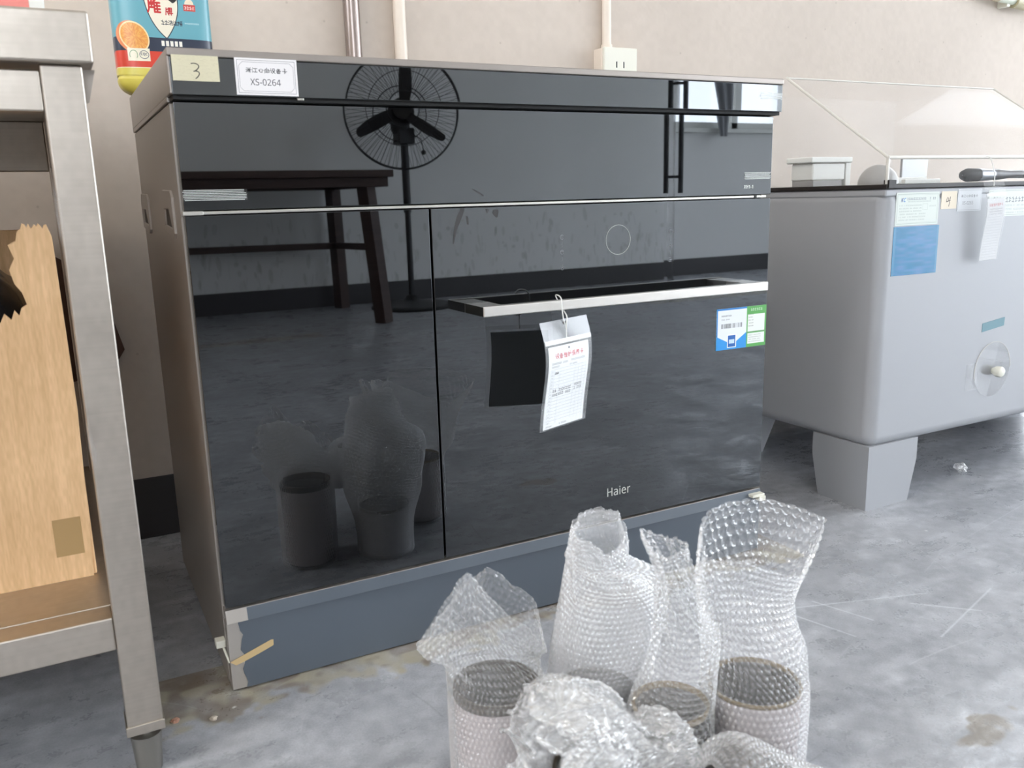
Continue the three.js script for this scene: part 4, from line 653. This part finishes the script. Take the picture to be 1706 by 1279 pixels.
// ---------- opposite side of the room (seen mirrored in the black glass) ----------
{
  const t = thing('wooden_workbench', 'dark wooden workbench with splayed legs seen mirrored in the black glass', 'workbench');
  part(t, 'bench_top', [bx(-0.9, 1.41, 0.737, 0.772, 3.13, 4.03, 0.004)], M.wood); part(t, 'apron', [bx(-0.85, 1.39, 0.69, 0.737, 3.16, 3.19, 0.003)], M.wood); part(t, 'apron', [bx(-0.85, 1.39, 0.69, 0.737, 3.97, 4.0, 0.003)], M.wood);
  part(t, 'apron', [bx(1.35, 1.38, 0.69, 0.737, 3.19, 3.97, 0.003)], M.wood);
  for (const [a, b] of [[[1.29, 0.69, 3.22], [1.338, 0, 3.19]], [[1.33, 0.69, 3.95], [1.352, 0, 3.98]], [[-0.78, 0.69, 3.22], [-0.83, 0, 3.19]], [[-0.78, 0.69, 3.95], [-0.83, 0, 3.98]]]) part(t, 'leg', beam(a, b, 0.075, 0.06), M.wood);
  part(t, 'stretcher', beam([-0.8, 0.39, 3.96], [1.34, 0.37, 3.96], 0.035, 0.07), M.wood); part(t, 'stretcher', beam([1.318, 0.39, 3.22], [1.34, 0.37, 3.96], 0.05, 0.035), M.wood); part(t, 'stretcher', beam([1.3, 0.585, 3.22], [1.335, 0.585, 3.96], 0.05, 0.03), M.wood);
}
{
  const f = thing('pedestal_fan', 'black industrial pedestal fan with three blades mirrored in the black glass', 'fan', [1.7, 0, 3.72]);
  part(f, 'pole', [cyl(0, 0.02, 0.84, 0, 0.017), cyl(0, 0.55, 1.0, 0, 0.022)], M.fan);
  part(f, 'base', new THREE.LatheGeometry([[0.0005, 0], [0.24, 0], [0.24, 0.012], [0.21, 0.025], [0.05, 0.045], [0.03, 0.07], [0.018, 0.075]].map(([a, b]) => new THREE.Vector2(a, b)), 48), M.fan);
  const head = new THREE.Group(), tiltM = new THREE.Matrix4().makeTranslation(-0.045, 1.105, -0.1).multiply(new THREE.Matrix4().makeRotationY(0.25)).multiply(new THREE.Matrix4().makeRotationX(0.1));
  const ap = (g) => { g.applyMatrix4(tiltM); return g; };
  part(f, 'motor', [ap(new THREE.CylinderGeometry(0.065, 0.075, 0.15, 32).rotateX(Math.PI / 2).translate(0.0, 0, 0.1)), ap(new THREE.SphereGeometry(0.055, 24, 16).translate(0, -0.07, 0.11)), rod([0, 0.95, 0], [-0.03, 1.07, -0.02], 0.03, 16)], M.fan);
  part(f, 'switch_box', [bx(-0.05, 0.05, 0.93, 1.02, -0.05, 0.05, 0.01)], M.fan);
  part(f, 'pull_knob', [wire([[0.04, 0.98, -0.03], [0.085, 0.96, -0.035], [0.1, 0.89, -0.04]], 0.003, 24), new THREE.SphereGeometry(0.014, 16, 12).translate(0.1, 0.885, -0.04)], M.fan);
  const R = 0.315, hub = ap(new THREE.CylinderGeometry(0.045, 0.05, 0.06, 28).rotateX(Math.PI / 2)); part(f, 'hub', hub, M.fanBlade);
  for (let i = 0; i < 3; i++) {
    const s = new THREE.Shape(); s.moveTo(0.03, -0.03); s.bezierCurveTo(0.1, -0.055, 0.2, -0.055, 0.27, -0.03); s.quadraticCurveTo(0.295, 0.0, 0.27, 0.022); s.bezierCurveTo(0.18, 0.035, 0.1, 0.03, 0.03, 0.025); s.closePath();
    const g = new THREE.ExtrudeGeometry(s, { depth: 0.003, bevelEnabled: false, curveSegments: 12 }); g.rotateX(0.55); g.rotateZ(1.52 + (i * Math.PI * 2) / 3); part(f, 'blade', ap(g), M.fanBlade);
  }
  const cage = []; const ringAt = (r, z, t) => { const g = new THREE.TorusGeometry(r, t, 6, 72); g.translate(0, 0, z); cage.push(ap(g)); };
  ringAt(R, -0.005, 0.005); ringAt(R, 0.02, 0.004); ringAt(0.09, -0.07, 0.003); ringAt(0.2, -0.058, 0.002); ringAt(0.15, 0.09, 0.003);
  for (let i = 0; i < 84; i++) { const a = (i / 84) * Math.PI * 2, c = Math.cos(a), s = Math.sin(a); cage.push(ap(wire([[0.085 * c, 0.085 * s, -0.07], [0.2 * c, 0.2 * s, -0.06], [0.29 * c, 0.29 * s, -0.035], [R * c, R * s, -0.005]], 0.0011, 8))); if (i % 2) cage.push(ap(wire([[0.1 * c, 0.1 * s, 0.095], [0.22 * c, 0.22 * s, 0.08], [0.3 * c, 0.3 * s, 0.045], [R * c, R * s, 0.02]], 0.0011, 8))); }
  part(f, 'cage', cage, M.fan);
}
{ // glass door leaf with a pair of long pull handles
  const d = thing('glass_door', 'open frameless glass door leaf with long dark pull handles', 'door');
  const a = [3.84, 4.06], b = [3.28, 3.28], dir = new THREE.Vector2(b[0] - a[0], b[1] - a[1]), L = dir.length(), ang = -Math.atan2(dir.y, dir.x);
  const g = bx(0, L, 0.02, 2.4, -0.006, 0.006, 0.002); g.rotateY(ang); g.translate(a[0], 0, a[1]); part(d, 'glass_leaf', g, M.pane);
  for (const s of [-1, 1]) { const h = []; h.push(rod([L - 0.08, 0.62, s * 0.045], [L - 0.08, 1.4, s * 0.045], 0.016, 16)); for (const y of [0.72, 1.27]) h.push(rod([L - 0.08, y, 0], [L - 0.08, y, s * 0.045], 0.009, 10)); const m = merge(h); m.rotateY(ang); m.translate(a[0], 0, a[1]); part(d, 'pull_handle', m, M.fan); }
}
{ // grey plastic sheet hanging by the window
  const g = new THREE.PlaneGeometry(0.36, 1.5, 24, 60), p = g.attributes.position; for (let i = 0; i < p.count; i++) { const x = p.getX(i), y = p.getY(i), v = (0.75 - y) / 1.5; const w = 1 - 0.75 * v * v; p.setXYZ(i, x * w + 0.16 * v, y, 0.03 * Math.sin(x * 40) * w + 0.02 * n3(x * 6 + 3, y * 3, 4)); } g.computeVertexNormals();
  const back = g.clone(); back.translate(0, 0, 0.003);
  const o = solo('hanging_sheet', [g, back], std({ color: 0x8d8f93, roughness: 0.25, side: THREE.DoubleSide }), 'grey plastic sheet hanging in front of the far window', 'sheet'); o.position.set(4.27, 1.78, 4.15);
}

scene.traverse((o) => { if (o.isMesh) { o.castShadow = true; o.receiveShadow = true; } });
renderer.render(scene, camera);
